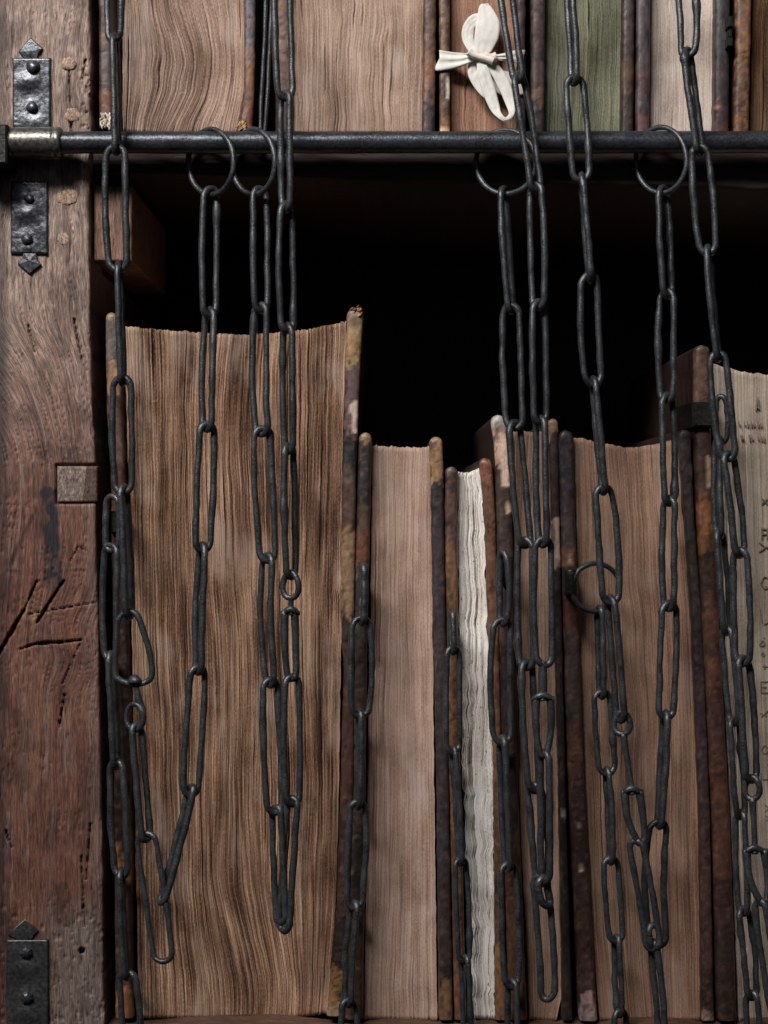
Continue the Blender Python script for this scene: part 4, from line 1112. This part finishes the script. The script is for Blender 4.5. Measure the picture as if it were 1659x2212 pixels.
# its hinge: rolled iron clip on the cover
n, m = 26, 10
th = np.linspace(0, 2 * math.pi, n, endpoint=False)
rows = [Pa(1234 + r * np.cos(th), yy, -.024 - r * np.sin(th) * U) for r, yy in ((9, 1229), (13.5, 1230), (15, 1233), (15, 1245), (15, 1262), (15, 1280), (14, 1286), (9, 1287))]
V = np.concatenate(rows); F = grid_faces(n, len(rows), 0, True) + [tuple(range(n))[::-1], tuple((len(rows) - 1) * n + i for i in range(n))]
V2, F2 = box(1222, 1247, 1232, 1284, -.016, -.003, 2)
V, F = join([(V, F), (V2, F2)])
mesh_obj("hasp", V, F, M['clasp'], ring_book, True)

# 10 right chain
c = Chain("chain falling before the pale grey upper book and down the far right side", 1480, 0, FREE)
c.run([(1464, -140), (1466, 1503), (1484, 114), (1490, 1505), (1511, 323), (1499, 1541), (1529, 541), (1535, 1541), (1551, 769), (1540, 1579), (1573, 985), (1577, 1600), (1598, 1194), (1585, 1620), (1605, 1427), (1603, 1630), (1622, 1680)], [(-140, -.046), (300, -.051), (1700, -.050)], first=1)
c.swivel((1625, 1702), (1630, 1832), (1648, 1956), -.050, (16, 24), -18, 20, 25)
c.link((1641, 1946, -.050), (1690, 2230, -.05), 1648, 1676, 7, 17, 1)
# 11 chain of the far right book
c = Chain("dark chain hanging behind the right one from the black clip of the lettered book", 1560, 850, -.024)
Yc = -.024
c.link((1557, 856, Yc), (1560, 956, Yc), 1547, 1572, 6, 14, 1, .25)
c.run([(1553, 950), (1542, 1556), (1554, 1154), (1556, 1572), (1569, 1362), (1566, 1590), (1586, 1558), (1583, 1604), (1600, 1760), (1590, 1612), (1606, 1968), (1606, 1630), (1624, 2150), (1615, 1645), (1640, 2400)], [(800, Yc), (2400, Yc)], first=1, wr=6.6)
V, F = join([box(1496, 1546, 868, 922, -.0125, .06, 4)])
o = mesh_obj("clip", V, F, M['clasp'], tall_right, False); o["label"] = "black iron clip folded round the cover edge"
# 12 slack link in the gap of the upper row
c = Chain("slim iron link hanging in the dark gap left of the middle chain, upper row", 575, 0, -.012)
c.link((582, -120, -.012), (562, 340, -.012), 570, 583, 4.2, 12, 1, .3)

# ------------------------------------------------------------------ white tape bow
tape = thing("tape_bow", "white cotton tape tied in a bow round the reddish brown upper book", "ribbon", P(1040, 125, -.01))
def strip(name, pts, widths, n=40, folds=0.0, seed=0, thick=0.9, tint=(186, 183, 178), across=None):
    """cloth tape: pts (x, y, lift) centre line, widths across it"""
    p = spline(pts, n); w = np.interp(np.linspace(0, 1, n), np.linspace(0, 1, len(widths)), widths)
    t = np.gradient(p[:, :2], axis=0); t /= np.linalg.norm(t, axis=1)[:, None] + 1e-9
    nn = np.stack([-t[:, 1], t[:, 0]], -1)
    k = 11; s = np.linspace(-1, 1, k)
    X = p[:, None, 0] + nn[:, None, 0] * s[None] * w[:, None] / 2
    Yy = p[:, None, 1] + nn[:, None, 1] * s[None] * w[:, None] / 2
    lift = p[:, None, 2] + folds * np.sin(s[None] * 7 + seed) * np.ones((n, 1)) + 3.0 * (fbm(X / 9, Yy / 14, seed, 3) - .5) + 0.7 * np.sin(s[None] * 9 + 3 * np.sin(np.linspace(0, 6, n))[:, None] + seed) * np.linspace(1, .3, n)[:, None] - 1.6 * s[None] ** 2 * (1 if folds == 0 else .3)
    V1 = Pa(X, Yy, -.004 - lift * U).reshape(-1, 3); V2 = Pa(X, Yy, -.004 - (lift - thick * 2) * U).reshape(-1, 3)
    V = np.vstack([V1, V2]); N0 = len(V1)
    F = [f for f in grid_faces(k, n)] + [f[::-1] for f in grid_faces(k, n, N0)]
    idx = list(range(k)) + [j * k + k - 1 for j in range(1, n)] + [(n - 1) * k + i for i in range(k - 2, -1, -1)] + [j * k for j in range(n - 2, 0, -1)]
    for i in range(len(idx)):
        j = (i + 1) % len(idx); F.append((idx[j], idx[i], N0 + idx[i], N0 + idx[j]))
    col = lin(tint) * (0.93 + .12 * fbm(np.tile(X.ravel(), 2) / 9, np.tile(Yy.ravel(), 2) / 9, seed + 5, 3))[:, None]
    return mesh_obj(name, V, F, M['cloth'], tape, True, col)
strip("band", [(947, 130, -8), (949, 131, 4), (953, 131, 9), (975, 131, 10), (1000, 128, 14), (1022, 123, 18), (1034, 121, 18)], [46, 46, 45, 38, 28, 17, 14], 40, 2.2, 3, tint=(188, 186, 179))
strip("band", [(1040, 122, 18), (1060, 124, 17), (1078, 124, 15), (1098, 123, 13), (1118, 122, 11), (1132, 124, 2)], [14, 12, 14, 20, 30, 32], 40, 1.5, 5, tint=(180, 175, 168))
strip("loop", [(1034, 122, 16), (1022, 108, 14), (1011, 84, 11), (1012, 62, 10), (1024, 44, 12), (1036, 42, 16), (1036, 60, 21), (1032, 90, 22), (1034, 118, 20)], [12, 19, 25, 26, 26, 22, 18, 15, 12], 60, 0, 7)
strip("tail", [(1047, 8, 12), (1048, 20, 15), (1054, 50, 21), (1054, 78, 23), (1046, 105, 22), (1038, 122, 19)], [16, 30, 50, 47, 33, 16], 50, 0, 9)
strip("loop", [(1036, 128, 20), (1044, 155, 23), (1056, 195, 23), (1068, 230, 25), (1077, 247, 30), (1092, 258, 32), (1105, 246, 27), (1102, 222, 18), (1088, 182, 15), (1069, 150, 16), (1048, 132, 17)], [13, 27, 29, 23, 14, 8, 12, 21, 28, 25, 15], 90, 0, 11)
strip("loop", [(1032, 128, 12), (1024, 142, 9), (1026, 160, 8), (1038, 182, 8), (1052, 200, 9), (1060, 205, 9)], [12, 24, 30, 30, 26, 20], 40, 0, 13, tint=(188, 185, 181))
strip("tail", [(1062, 170, 4), (1080, 176, 5), (1100, 182, 6), (1122, 180, 6), (1128, 178, 5)], [30, 50, 54, 52, 50], 30, 0, 15, tint=(166, 161, 153))
V, F = tube(Pa(*np.array(spline([(1012, 112), (1024, 119), (1040, 124), (1056, 128), (1066, 132)], 24)).T, -.004 - 26 * U), 8 * U * (1 + wire_noise(24, .2, False, 8)), 10)
mesh_obj("knot", V, F, M['cloth'], tape, True, np.repeat(lin((192, 185, 176))[None], len(V), 0))
V, F = tube(Pa(*np.array(spline([(1048, 122), (1056, 124), (1064, 124), (1072, 122)], 16)).T, -.004 - 23 * U), 9 * U * (1 + wire_noise(16, .15, False, 9)), 10)
mesh_obj("knot", V, F, M['cloth'], tape, True, np.repeat(lin((186, 170, 160))[None], len(V), 0))
